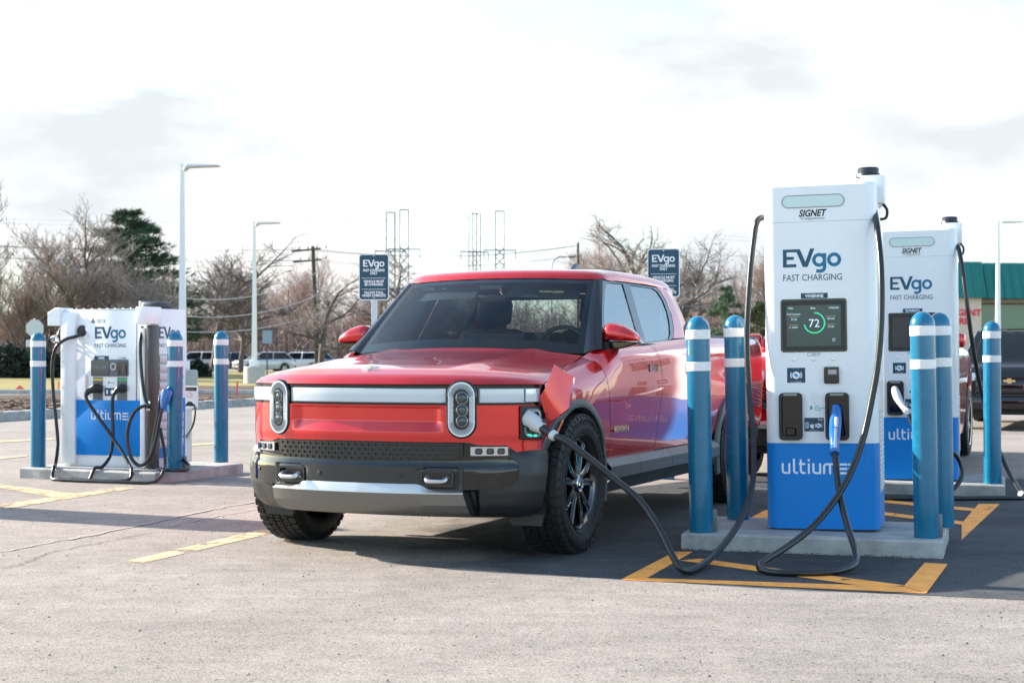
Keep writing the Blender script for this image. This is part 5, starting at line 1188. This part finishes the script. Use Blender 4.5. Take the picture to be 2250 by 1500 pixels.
def pylon():
    root = thing('transmission_tower', 'x', 'pylon', group='lattice transmission towers'); H, hw = 39.0, 1.9
    b = MB()
    for sx in (-1, 1):
        for sy in (-1, 1): b.tube([(sx * hw, sy * hw, 0), (sx * hw * .93, sy * hw * .9, H)], .23, 4)
    n = 17
    for k in range(n):
        z0, z1 = H * k / n, H * (k + 1) / n
        for sy in (-1, 1):
            if k % 1 == 0 and z1 < H * .82: b.tube([(-hw, sy * hw, z0), (hw, sy * hw, z1)], .10, 3); b.tube([(hw, sy * hw, z0), (-hw, sy * hw, z1)], .10, 3)
        for sx in (-1, 1): b.tube([(sx * hw, -hw, z0), (sx * hw, hw, z1)], .10, 3)
    b.tube([(-hw, 0, H), (hw, 0, H)], .14, 4); b.build('lattice', steel, root)
    for z in (29.2, 19.5, 10.0):
        b = MB(); b.tube([(-4.6 - hw, 0, z), (4.6 + hw, 0, z)], .16, 4); b.tube([(hw, 0, z + 3.4), (4.4 + hw, 0, z + .2)], .06, 3); b.tube([(-hw, 0, z + 3.4), (-4.4 - hw, 0, z + .2)], .06, 3); a = b.build('crossarm', steel, root)
        b = MB()
        for sx in (-1, 1): b.tube([(sx * (4.6 + hw), 0, z), (sx * (4.5 + hw), 0, z - 2.2)], .20, 6)
        b.build('insulators', mat('insulator_dark', (.08, .1, .11), .5), a)
    return root
py_ = pylon()
for i, (px, top, Y, rz, l) in enumerate(((858, 467, 400, 8, 'leftmost lattice pylon, just right of the left sign'), (888, 461, 392, 4, 'second lattice pylon, close right of the leftmost one'), (1043, 469, 398, 30, 'third lattice pylon, left of the pair above the windshield'), (1098, 464, 392, 0, 'rightmost lattice pylon above the truck roof'))):
    o = py_ if i == 0 else copy_tree(py_); o.location = ((px - 1125) * Y / F, Y, -6 + (CAMH + (HY - top) * Y / F + 6 - 39) * 0); h = CAMH + (HY - top) * Y / F + 1; o.location.z = -1; o.scale = (.62, .62, h / 39); o.rotation_euler = (0, 0, R(rz)); o['label'] = l
for zz in (36, 35, 26, 16): wire((-190, 330, zz), (-30, 396, zz + 1), 3.0, 'high voltage wire crossing the pale sky behind the trees', mat('wire_pale', (.62, .66, .70), .6), .035, grp='high voltage wires'); wire((-4, 394, zz + 1), (230, 480, zz), 3.5, 'high voltage wire crossing the pale sky behind the trees', mat('wire_pale', (.62, .66, .70)), .035, grp='high voltage wires')

# ------------------------------------------------------------------ trees
def skel(seed, h, spread, lv, tr, upw=.25, n0=5, fork=.3, first=.28, droop=0.0, dens=1.0, thin=1.0):
    r_ = random.Random(seed); BR_ = []
    def grow(p, d, l, r, k):
        n = 4 if k < lv - 1 else 3; P = [p]; q = p; dd = d
        for i in range(n):
            dd = (dd + Vector((r_.gauss(0, .16), r_.gauss(0, .16), r_.gauss(0, .12) + upw * .18 - droop * .1 * k))).normalized(); q = q + dd * l / n; P.append(q)
        BR_.append((P, r, r * (.55 if k < lv else .4), k))
        if k >= lv: return
        m = int((n0 if k == 0 else 4 + (k < 3)) * dens + r_.random())
        for i in range(m):
            t = (first if k == 0 else .22) + (1 - (first if k == 0 else .22)) * (i + r_.random()) / m; f_ = t * n; j = min(int(f_), n - 1); base = P[j].lerp(P[j + 1], f_ - j)
            a = r_.uniform(0, 2 * PI); ax = Vector((math.cos(a), math.sin(a), 0)); nd = (dd * .55 + ax * spread * r_.uniform(.6, 1.2) + Vector((0, 0, upw * r_.uniform(.4, 1)))).normalized()
            grow(base, nd, l * r_.uniform(.52, .80) * (1 - .22 * t), r * (.62 if k == 0 else .58) * (1 - .35 * t), k + 1)
        grow(q, (dd + Vector((r_.gauss(0, .25), r_.gauss(0, .25), .1))).normalized(), l * .62, r * .55, k + 1)
    grow(Vector((0, 0, -.1)), Vector((r_.gauss(0, .06), r_.gauss(0, .06), 1)).normalized(), h * .42, tr, 0)
    top = max(p.z for P, *_ in BR_ for p in P); s = h / top
    return [([p * s for p in P], a * thin, b_ * thin, k) for P, a, b_, k in BR_]
def bare_tree(seed, h, label, mats, lv=5, tr=.28, leaves=0, **kw):
    S = skel(seed, h, kw.pop('spread', .95), lv, tr, **kw); root = thing('bare_tree', label, 'tree', group='bare winter trees')
    bt, bc = MB(), MB(); r_ = random.Random(seed + 1)
    for P, a, b_, k in S:
        n = len(P); rr = [lerp(max(a, .009), max(b_, .006), i / (n - 1)) for i in range(n)]
        (bt if k == 0 else bc).tube(P, rr, 8 if k == 0 else (5 if k < 3 else 3), 0 if k < 3 else 1, caps=False)
    for i in range(leaves):
        P = r_.choice([q for q in S[-400:]] if False else S)[0]; p = r_.choice(P); s_ = r_.uniform(.05, .12)
        bc.add([p + Vector((r_.uniform(-s_, s_), r_.uniform(-s_, s_), r_.uniform(-s_, s_))) for _ in range(4)], [(0, 1, 2), (0, 2, 3)], 2)
    bt.build('trunk', mats[0], root, 60); bc.build('crown', mats, root, 60); return root
bark = mat('bark', (.115, .095, .085), .9, var=.25, vscale=2); twig = mat('twig', (.27, .22, .195), .85, var=.3, vscale=.7); twig2 = mat('twig_russet', (.34, .235, .19), .85, var=.3, vscale=.6); leaf = mat('dead_leaf', (.42, .13, .05), .8)
bark_p = mat('bark_pale', (.24, .20, .17), .9, var=.25, vscale=2)
T = {}
T['bush'] = bare_tree(11, 12.0, 'x', [bark, twig, leaf], 5, .20, leaves=150, n0=10, first=.10, upw=.55, spread=.66, dens=.92, thin=.85)
T['oak'] = bare_tree(23, 13.0, 'x', [bark, bark, leaf], 5, .36, n0=6, first=.45, upw=.10, spread=1.0, dens=.95)
T['spread'] = bare_tree(44, 10.0, 'x', [bark, twig, leaf], 5, .30, n0=6, first=.38, upw=.16, spread=1.1, dens=.85)
T['tall'] = bare_tree(51, 15.0, 'x', [bark, twig2, leaf], 5, .26, n0=8, first=.22, upw=.42, spread=.75, dens=.95, thin=.75)
used_ = set()
def place(k, px, Y, s_, rz, label, sz=None):
    o = T[k] if k not in used_ else copy_tree(T[k]); used_.add(k)
    o.location = ((px - 1125) * Y / F, Y, 0); o.scale = (s_, s_, sz or s_); o.rotation_euler = (0, 0, R(rz)); o['label'] = label
place('bush', 182, 84, 1.38, 20, 'big twiggy tree with a few red leaves right behind the left charger', .83)
place('bush', 60, 88, 1.0, 140, 'twiggy grey tree behind the leftmost bollard', .62)
place('bush', 312, 82, .95, 260, 'low twiggy tree between the left charger and the tall lamp post', .58)
place('bush', -75, 74, 1.0, 80, 'bare tree cut off by the left edge of the picture', .92)
place('bush', 118, 92, 1.3, 200, 'brown thicket tree standing behind the left charger top', .72)
place('oak', 466, 118, .95, 0, 'dark spreading oak right of the tall lamp post, trunk seen beside the bollard', .82)
place('oak', 528, 112, .62, 120, 'smaller dark oak whose stout trunk stands by the lone bollard')
place('spread', 706, 100, .86, 15, 'open bare tree right beside the leaning pole', .72)
place('spread', 870, 118, 1.1, 100, 'bare tree in front of the leftmost pylons', .98)
place('tall', 640, 150, .98, 0, 'tall thin bare tree between the second lamp post and the pole', .86)
place('tall', 590, 160, 1.0, 150, 'tall russet bare tree behind the second lamp post', .80)
place('spread', 1415, 140, 1.6, 210, 'wide bare tree behind the right sign', 1.50)
place('tall', 1330, 150, 1.15, 60, 'russet bare tree left of the right sign', 1.02)
place('tall', 1385, 165, 1.0, 250, 'low russet bare tree behind the truck cab', .9)
place('oak', 1500, 150, .85, 300, 'leaning bare tree just right of the right sign', 1.02)
place('tall', 1640, 150, .95, 310, 'bare tree glimpsed between the bollards and the nearest charger', .98)
place('tall', 1560, 175, .9, 30, 'low russet bare tree behind the small pine', .66)
place('tall', 770, 165, 1.0, 330, 'russet bare tree behind the left sign', .66)
place('tall', 960, 175, 1.0, 200, 'faint bare tree low behind the truck roof', .74)
place('tall', 420, 160, 1.05, 95, 'tall bare tree far behind the oak', .78)
# evergreens: tiers of drooping branches carrying needle sprays
def evergreen(seed, h, wd, label, sparse=1.0, name='pine_tree', m=None):
    r_ = random.Random(seed); root = thing(name, label, 'tree', group='evergreen trees'); b = MB(); b.tube([(0, 0, 0), (.1, 0, h * .5), (0, 0, h * .98)], [.22, .14, .03], 7, caps=False); b.build('trunk', bark, root)
    b = MB(); nb = int(46 * sparse)
    for k in range(nb):
        t = (k + r_.random()) / nb; z = h * (.16 + .82 * t); l = wd * (1 - t) ** .75 * r_.uniform(.65, 1.1) + .25; a = r_.uniform(0, 2 * PI); d = Vector((math.cos(a), math.sin(a), 0))
        P = [Vector((0, 0, z)), Vector((0, 0, z)) + d * l * .5 + Vector((0, 0, .10 * l)), Vector((0, 0, z)) + d * l + Vector((0, 0, .05 * l))]; b.tube(P, [.05, .03, .012], 4, 1, caps=False)
        for i in range(int(26 + 30 * l / wd)):
            f_ = r_.uniform(.2, 1.05); p = P[0].lerp(P[1], f_ * 2) if f_ < .5 else P[1].lerp(P[2], f_ * 2 - 1); p = p + Vector((r_.gauss(0, .22), r_.gauss(0, .22), r_.gauss(0.06, .14))) * (l / wd + .4)
            for q in range(7):
                v = (d * .5 + Vector((r_.gauss(0, .7), r_.gauss(0, .7), r_.gauss(.35, .5)))).normalized() * r_.uniform(.20, .42); sd = v.cross(Vector((r_.random(), r_.random(), r_.random()))).normalized() * .028
                b.add([p - sd, p + sd, p + v + sd * .3, p + v - sd * .3], [(0, 1, 2, 3)], 0)
    b.build('crown', [m or mat('needles', (.065, .12, .07), .7, var=.5, vscale=1.2), bark], root, 180); return root
e1 = evergreen(5, 11.6, 4.0, 'dark green pine standing behind the twiggy tree at left', 2.8); e1.location = ((286 - 1125) * 97 / F, 97, 0); e1.scale = (1.40, 1.40, .90)
e2 = evergreen(9, 7.5, 3.2, 'small green pine between the right sign and the nearest charger', .9); e2.location = ((1596 - 1125) * 120 / F, 120, 0); e2.scale = (.75, .75, .90)
e3 = evergreen(13, 7, 3.2, 'olive evergreen bush behind the bollards left of the nearest charger', .8, m=mat('needles_olive', (.06, .075, .03), .7, var=.4, vscale=1.2)); e3.location = ((1668 - 1125) * 108 / F, 108, 0); e3.scale = (.7, .7, .72)
def shrub(seed, px, Y, w_, h, label):
    r_ = random.Random(seed); root = thing('evergreen_shrub', label, 'shrub', ((px - 1125) * Y / F, Y, 0), group='dark shrubs along the verge'); b = MB()
    for i in range(1500):
        a = r_.uniform(0, 2 * PI); f_ = r_.random() ** .5; zz = r_.random(); rad = w_ * f_ * math.sqrt(max(0, 1 - (zz - .25) ** 2 * 1.2)); p = Vector((rad * math.cos(a), rad * math.sin(a) * .7, h * zz * (1.05 - .35 * f_)))
        s_ = r_.uniform(.05, .13); b.add([p + Vector((r_.gauss(0, s_), r_.gauss(0, s_), r_.gauss(0, s_))) for _ in range(4)], [(0, 1, 2), (0, 2, 3)])
    b.build('foliage', mat('shrub_dark', (.020, .034, .022), .8, var=.5, vscale=2), root, 180)
    b = MB(); b.tube([(0, 0, 0), (0, 0, h * .6)], [.06, .02], 5); b.build('stem', bark, root)
for i, (px, w_, h, l) in enumerate(((18, 1.6, 1.9, 'dark shrub at the far left edge of the verge'), (92, 1.5, 1.7, 'dark shrub behind the leftmost bollard'), (152, 1.3, 1.6, 'dark shrub beside the left charger cable'), (250, 1.6, 1.8, 'dark shrub hidden behind the left charger'), (350, 1.4, 1.7, 'dark shrub by the foot of the tall lamp post'), (432, .8, 1.0, 'small dark shrub between the lamp post and the lone bollard'))):
    shrub(60 + i, px, 80 + 2 * (i % 3), w_, h, l)
# far wood: one brown mass of stems and twigs
r_ = random.Random(77); b = MB()
for k in range(3600):
    px = r_.uniform(-150, 1760) ; Y = r_.uniform(165, 235); X = (px - 1125) * Y / F; h = r_.uniform(5.0, 8.8) * (1 + .18 * math.sin(px * .013) + .12 * math.sin(px * .041)) * (1.0 if px < 1300 else 1.12)
    x0 = X + r_.gauss(0, .3); P = [Vector((x0, Y, 0)), Vector((x0 + r_.gauss(0, .3), Y, h * .45)), Vector((x0 + r_.gauss(0, .8), Y + r_.gauss(0, .4), h * r_.uniform(.8, 1)))]
    b.tube(P, [.10, .06, .02], 3, r_.choice((0, 1, 1, 2)), caps=False)
    for i in range(11):
        t = r_.uniform(.15, 1); p = P[0].lerp(P[1], t * 2) if t < .5 else P[1].lerp(P[2], t * 2 - 1); q = p + Vector((r_.gauss(0, .9), r_.gauss(0, .5), r_.uniform(.2, 1.3))); m_ = p.lerp(q, .5) + Vector((r_.gauss(0, .12), 0, r_.gauss(0, .12)))
        b.tube([p, m_, q], [.034, .028, .014], 3, r_.choice((1, 1, 2)), caps=False)
o = b.build('far_wood', [bark, twig, twig2], None, 180); tag(o, 'brown leafless wood closing the view behind the parking lot', 'wood', None, 'stuff')
# ------------------------------------------------------------------ other vehicles
gl_dark = glass('car_glass', (.12, .15, .15), 1.6)
def car(label, loc, rz, paint, L=4.7, Wd=1.9, H=1.65, hood=1.0, belt=1.05, ws0=1.15, ws1=1.95, rf1=3.9, tail=4.5, wr=.35, near=False, name='parked_car', cat='car', trim=None, grp=None):
    root = thing(name, label, cat, loc, rz, grp); hw = Wd / 2; ax = (.88, L - .95)
    trim = trim or black_plastic
    ztop = [(0, hood * .78), (.04, hood * .88), (.14, hood * .945), (.5, hood * .985), (ws0, belt - .02), (ws0 + .3, belt), (L - .5, belt + .04), (L - .08, belt + .02), (L, belt - .1)]
    hwt = [(0, hw * .80), (.08, hw * .88), (.35, hw * .97), (.9, hw), (L - .8, hw), (L - .2, hw * .95), (L, hw * .86)]
    rows = []; n = int(L / .05)
    for i in range(n + 1):
        y = L * i / n; zt = interp(y, ztop); w_ = interp(y, hwt); zb = .30 if .1 < y < L - .1 else .36
        for a in ax:
            d = abs(y - a)
            if d < wr + .06: zb = max(zb, wr + math.sqrt((wr + .06) ** 2 - d * d))
        zs = max(zt - .14, zb + .02); rows.append([(w_ * .96, y, zb), (w_ * .985, y, lerp(zb, zs, .3)), (w_, y, lerp(zb, zs, .65)), (w_ * .985, y, zs), (w_ * .95, y, zs + .08), (w_ * .86, y, zt - .01), (w_ * .5, y, zt + .015), (0, y, zt + .02)])
    rows = [r + [(-x, y, z) for x, y, z in r[:-1]][::-1] for r in rows]
    b = MB(); b.grid(rows); b.add(rows[0], [tuple(range(len(rows[0])))]); b.add(rows[-1], [tuple(range(len(rows[-1])))]); body = b.build('body', paint, root, 45)
    b = MB(); b.box((0, L / 2, .42), (Wd * .82, L * .96, .34)); b.build('underbody', underside, root)
    b = MB(); g = .70; rw = hw * g; Hr = H
    def rp(x, y, z): return (x, y, z)
    b.grid([[(x * rw, y, Hr - dz) for x, dz in ((-1.0, .06), (-.92, .02), (-.5, 0), (0, -.005), (.5, 0), (.92, .02), (1.0, .06))] for y in (ws1, ws1 + .2, (ws1 + rf1) / 2, rf1 - .2, rf1)]); b.build('roof', paint, root, 60)
    bt = belt - .01; bw = hw * .86
    b = MB(); b.add([(-bw, ws0, bt), (bw, ws0, bt), (rw * .97, ws1, Hr - .04), (-rw * .97, ws1, Hr - .04)], [(0, 1, 2, 3)]); b.build('windshield', gl_dark, root)
    b = MB(); b.add([(-bw, tail, bt + .03), (bw, tail, bt + .03), (rw * .97, rf1, Hr - .04), (-rw * .97, rf1, Hr - .04)], [(0, 1, 2, 3)]); b.build('rear_window', gl_dark, root)
    for s_ in (-1, 1):
        b = MB(); b.add([(s_ * bw, ws0, bt), (s_ * bw, tail, bt + .03), (s_ * rw, rf1, Hr - .06), (s_ * rw, ws1, Hr - .06)], [(0, 1, 2, 3)]); b.build('side_window', gl_dark, root)
        for (y0, y1) in ((ws0, ws1), (lerp(ws0, tail, .5), lerp(ws1, rf1, .48)), (tail, rf1)):
            b = MB(); b.tube([(s_ * bw, y0, bt), (s_ * rw, y1, Hr - .05)], .035 if near else .04, 4); b.build('pillar', paint, root)
        b = MB(); b.box((s_ * (hw + .06), ws0 + .45, belt + .07), (.20, .12, .15), r=.04); b.box((s_ * (hw - .04), ws0 + .45, belt + .0), (.14, .06, .05)); b.build('side_mirror', paint if near else trim, root)
        b = MB(); b.box((s_ * hw * .70, .035, hood * .80), (hw * .36, .14, .13), r=.03); b.build('headlight', lens_pale, root)
        b = MB(); b.box((s_ * hw * .76, L - .03, belt - .12), (hw * .3, .1, .16), r=.03); b.build('tail_light', tail_red, root)
        for a in ax:
            M = Matrix.Translation((s_ * (hw - .11), a, wr)) @ Matrix.Rotation(R(90 * s_), 4, 'Y')
            b = MB(); k = wr / .35; b.lathe([(.24 * k, -.1), (.31 * k, -.11), (.34 * k, -.09), (.35 * k, 0), (.34 * k, .09), (.31 * k, .105), (.24 * k, .1)], 36, cap=False, M=M); wl_ = b.build('wheel', rubber, root)
            b = MB(); b.lathe([(.24 * k, .09), (.22 * k, .05), (.05, .02), (.001, .02)], 30, 1, M, cap=False); b.lathe([(.245 * k, .085), (.24 * k, .10), (.225 * k, .095)], 30, 0, M, cap=False)
            for q in range(5):
                b.prism(stroke([(.03, 0), (.232 * k, 0)], .055), .06, .085, 0, M @ Matrix.Rotation(R(72 * q), 4, 'Z'))
            b.build('rim', [silver, black_gloss], wl_)
    b = MB(); b.box((0, .0, hood * .66), (hw * 1.05, .10, .22), r=.03); b.build('grille', trim, root)
    b = MB(); b.box((0, .03, .44), (Wd * .86, .16, .22), r=.05); b.build('bumper', trim, root); b = MB(); b.box((0, L - .03, .48), (Wd * .88, .16, .24), r=.05); b.build('bumper', trim, root)
    return root
def cpaint(n, c): return mat(n, c, .3, .2, .8)
# the two that wait beyond the right-hand chargers
bl = car('black crossover parked behind the right bollard with red letters on its grille', (7.72, 24.0, 0), R(-23), mat('paint_black', (.004, .005, .006), .25, 0, .35), L=4.8, Wd=1.95, H=1.62, hood=1.05, belt=1.08, wr=.37, near=True, trim=black_gloss)
M = FM(0, -.055, .78)
b = MB(); b.prism([(x * .62, y * .8) for x, y in [(-.13, -.022), (-.045, -.022), (-.045, -.05), (.045, -.05), (.06, -.022), (.15, -.022), (.13, .022), (.045, .022), (.045, .05), (-.045, .05), (-.06, .022), (-.15, .022)]], 0, .014, 0, M); b.build('emblem', mat('emblem_pale_gold', (.75, .5, .22), .3, .5), bl)
text('RS', .12, FM(.27, -.056, .66), mat('badge_red', (.75, .03, .06), .4), bl, 'badge', bold=.03)
b = MB()
for z in (.56, .64, .72): b.box((0, -.048, z), (1.0, .02, .012))
b.build('grille_bars', mat('bar_grey', (.10, .11, .12), .25, .6), bl)
b = MB(); b.box((.35, 1.55, 1.16), (.22, .1, .12), r=.03); b.build('paper', white_plain, bl)
b = MB(); 
for s_ in (-1, 1): b.box((s_ * .6, 2.9, 1.63), (.04, 1.6, .03))
b.build('roof_rail', silver, bl)
rd_ = car('red pickup plugged in behind the nearest charger, only slivers of its nose and tail showing', tuple(Vector((3.10, 14.85, 0)) - Vector((.358, .934, 0)) * .88), R(-21), red, L=5.5, Wd=1.93, H=1.80, hood=1.20, belt=1.24, ws0=1.45, ws1=2.0, rf1=3.1, tail=3.3, wr=.40, near=True, name='pickup_truck', cat='pickup truck')
b = MB()
for i in range(9): b.box((0, -.055, .68 + .03 * i), (1.25, .03, .012))
for x in (-.62, .62): b.box((x, -.05, .8), (.03, .05, .26))
b.build('grille_bars', chrome, rd_)
b = MB(); b.box((0, -.02, .52), (1.76, .16, .07), r=.02); b.build('bumper_strip', silver, rd_)
# far cars on the street beyond the verge
FAR = 'cars parked far off beyond the verge'
for px, Y, rz, n_, c, l in ((590, 128, -90, 'far_white', (.75, .77, .8), 'white wagon parked by the second lamp post footing'), (625, 141, -90, 'far_blue', (.16, .24, .32), 'blue grey car showing behind the white wagon'),
        (518, 122, -60, 'far_pale', (.6, .63, .66), 'pale car beside the oak trunk, right of the lone bollard'), (436, 132, -90, 'far_dark', (.03, .035, .045), 'dark car glimpsed between the lamp post and the lone bollard'),
        (366, 120, -90, 'far_silver', (.5, .53, .56), 'silver car just left of the tall lamp post'), (118, 112, -90, 'far_grey', (.45, .48, .5), 'grey car in the gap beside the left charger')):
    car(l, ((px - 1125) * Y / F, Y, .0), R(rz), cpaint(n_, c), grp=FAR)

# ------------------------------------------------------------------ the clinic on the right
root = thing('clinic_building', 'clinic with a green ribbed roof and red lettering on a pale wall', 'building', (20, 70, 0)); BX0, BX1 = -7.0, 34.0
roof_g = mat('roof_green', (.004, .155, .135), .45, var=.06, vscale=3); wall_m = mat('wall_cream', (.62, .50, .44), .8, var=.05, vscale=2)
rb, rt = 3.86, 5.54
def slab(x0, x1, y0, m, nm, zt=rt):
    b = MB(); b.add([(x0, y0, rb), (x1, y0, rb), (x1, y0 + .75, zt), (x0, y0 + .75, zt), (x0, y0 + 6, zt), (x1, y0 + 6, zt)], [(0, 1, 2, 3), (3, 2, 5, 4)]); b.add([(x1, y0, rb), (x1, y0 + .75, zt), (x1, y0 + 6, zt), (x1, y0 + 6, rb)], [(0, 1, 2, 3)]); b.add([(x0, y0, rb), (x1, y0, rb), (x1, y0 + 1.2, rb), (x0, y0 + 1.2, rb)], [(0, 1, 2, 3)])
    x = x0 + .2
    while x < x1: b.tube([(x, y0 - .02, rb), (x, y0 + .73, zt)], .018, 4); x += .41
    return b.build(nm, m, root)
xs = (2168 - 1125) * 70 / F - 20
slab(BX0, xs, 0, roof_g, 'roof'); slab(xs + .02, BX1, .55, roof_g, 'roof', rt - .02)
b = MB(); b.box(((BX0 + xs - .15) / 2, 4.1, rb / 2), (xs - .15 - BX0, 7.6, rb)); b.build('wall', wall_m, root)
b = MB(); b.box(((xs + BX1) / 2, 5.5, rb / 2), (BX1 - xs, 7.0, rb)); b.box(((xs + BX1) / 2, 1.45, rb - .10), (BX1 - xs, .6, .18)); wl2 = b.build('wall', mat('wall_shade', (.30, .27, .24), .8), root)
b = MB(); b.box(((xs + BX1) / 2 + .1, 1.96, 3.0), (BX1 - xs - .2, .08, 1.25)); b.build('window', mat('window_green', (.03, .16, .14), .12, 0, .6), root)
b = MB(); b.box(((xs + BX1) / 2 + .1, 1.90, 2.12), (BX1 - xs - .2, .06, .55)); wn = b.build('window', mat('window_pale', (.42, .55, .72), .15, 0, .5), root)
b = MB()
for k in range(60): b.box((xs + .3 + k * .56, 1.85, 2.12), (.05, .06, .55))
b.build('frame', mat('frame_grey', (.25, .28, .3), .5), wn)
b = MB(); b.box(((xs + BX1) / 2 + .1, 1.93, 1.0), (BX1 - xs - .2, .06, 1.6)); b.build('door_glazing', mat('window_dark', (.03, .04, .05), .1, 0, .5), root)
letr = mat('letters_red', (.72, .015, .05), .5)
text('URGENT', .40, FM((2121 - 1125) * 70 / F - 20, .29, CAMH + (HY - 693) * 70.3 / F), letr, root, 'lettering', bold=.03, width=1.62, depth=.02)
text('CARE', .40, FM((2114 - 1125) * 70 / F - 20 - .12, .29, CAMH + (HY - 711.5) * 70.3 / F), letr, root, 'lettering', bold=.03, width=1.06, depth=.02)
# white church beyond the right edge of the picture: it shows only as a reflection in the truck's side glass
root = thing('church_building', 'white gabled church with a spire, seen only reflected in the truck side window', 'building', (47, 66, 0), R(30))
b = MB(); b.prism([(-6, 0), (6, 0), (6, 5), (0, 9.5), (-6, 5)], -16, 0, 0, FM()); b.build('nave', white_plain, root)
b = MB(); b.box((0, 1.5, 6), (3, 3, 12)); b.build('tower', white_plain, root); b = MB(); b.tube([(0, 1.5, 12), (0, 1.5, 24)], [2.0, .05], 4); b.build('spire', white_plain, root)

# ------------------------------------------------------------------ small signs and markers
def back_sign(px, top, ground, Y, kind, label, name, cat):
    X = (px - 1125) * Y / F; root = thing(name, label, cat, (X, Y, 0), R(35 if kind == 'oct' else 12)); zt = CAMH + (HY - top) * Y / F
    b = MB(); b.box((0, 0, zt / 2), (.06, .05, zt)); b.build('post', galv if kind == 'oct' else mat('post_dark', (.05, .05, .055), .6), root)
    b = MB()
    if kind == 'oct': b.prism(circ(.40, 0, 0, 8), 0, .012, 0, FM(0, -.04, zt - .42) @ Matrix.Rotation(R(22.5), 4, 'Z')); b.prism(rrect(.5, .3, .02), 0, .01, 0, FM(-.12, -.04, zt - 1.05))
    else: b.prism(rrect(.46, .62, .03), 0, .01, 0, FM(0, -.04, zt - .3))
    b.build('panel', mat('sign_back', (.50, .53, .55), .5, .3) if kind == 'oct' else mat('sign_back_blue', (.22, .30, .38), .5), root)
back_sign(76, 700, 825, 66, 'oct', 'back of an octagonal stop sign above the leftmost bollard', 'stop_sign', 'sign')
back_sign(587, 726, 830, 74, 'rect', 'back of a small rectangular sign on a dark post right of the second lamp post', 'street_sign', 'sign')
flag_m = mat('flag_red', (.85, .10, .08), .6, emit=0)
for px, gy, hpx, l in ((520, 880, 42, 'thin red marker whip right of the lone bollard'), (429, 862, 26, 'thin red marker whip between the lamp post and the lone bollard'), (128, 862, 24, 'thin red marker whip beside the left charger cable')):
    q = G(px, gy); root = thing('marker_whip', l, 'marker', q, 0, 'red snow marker whips'); h = hpx * q.y / F; b = MB(); b.tube([(0, 0, 0), (.02, 0, h)], .022, 5); b.build('rod', flag_m, root)
q = G(41, 862); root = thing('marker_flag', 'small orange flag lying at the kerb left of the leftmost bollard', 'marker flag', q); b = MB(); b.add([(-.12, 0, .02), (.13, 0, .02), (.15, .02, .14), (.02, .04, .24), (-.14, .02, .10)], [(0, 1, 2, 3, 4)]); b.add([(-.12, .03, .02), (.13, .03, .02), (.15, .05, .14), (.02, .07, .24), (-.14, .05, .10)], [(4, 3, 2, 1, 0)]); b.build('cloth', flag_m, root)
# information board with its thin lead behind the left island
q = G(416, 1016, PADH); Yb = 15.5; xb = (418 - 1125) * Yb / F; zb = lambda py: CAMH + (HY - py) * Yb / F
root = thing('information_board', 'small white board with a black car symbol behind the wrapped bollard', 'board', (xb, Yb, 0), R(-14))
b = MB(); b.box((-.03, .03, zb(896) / 2), (.05, .03, zb(896))); b.build('post', galv, root)
b = MB(); b.prism(rrect(.175, .225, .006, 0, zb(872)), 0, .03, 0, FM(), bev=.002); bd = b.build('panel', white_plain, root)
b = MB(); b.prism(rrect(.165, .035, .002, 0, zb(854.5)), .03, .031, 0, FM()); b.build('header', ink, bd)
text('Customers only', .016, FM(0, -.0315, zb(856)), mat('gold_text', (.6, .5, .25), .5), bd, 'lettering')
for i, t in enumerate(('Parking', 'reserved for', 'charging')): text(t, .018, FM(.01, -.0305, zb(863.5 + i * 4.5)), mat('pink_text', (.55, .25, .28), .5), bd, 'lettering')
b = MB(); zc = zb(889); b.prism([(-.035, zc - .012), (.06, zc - .012), (.066, zc + .006), (.045, zc + .014), (.028, zc + .034), (-.008, zc + .034), (-.026, zc + .012), (-.038, zc + .006)], .03, .031, 0, FM()); b.prism(rrect(.02, .05, .004, -.06, zc + .01), .03, .031, 0, FM()); b.build('car_symbol', ink, bd)
c5 = [P3(428, 893, 15.45), P3(428, 915, 15.4), P3(421, 940, 15.4), P3(408, 958, 15.5), P3(398, 972, 15.6)]
cable('charging_cable', 'thin black lead hanging from the small white board', c5, .011)
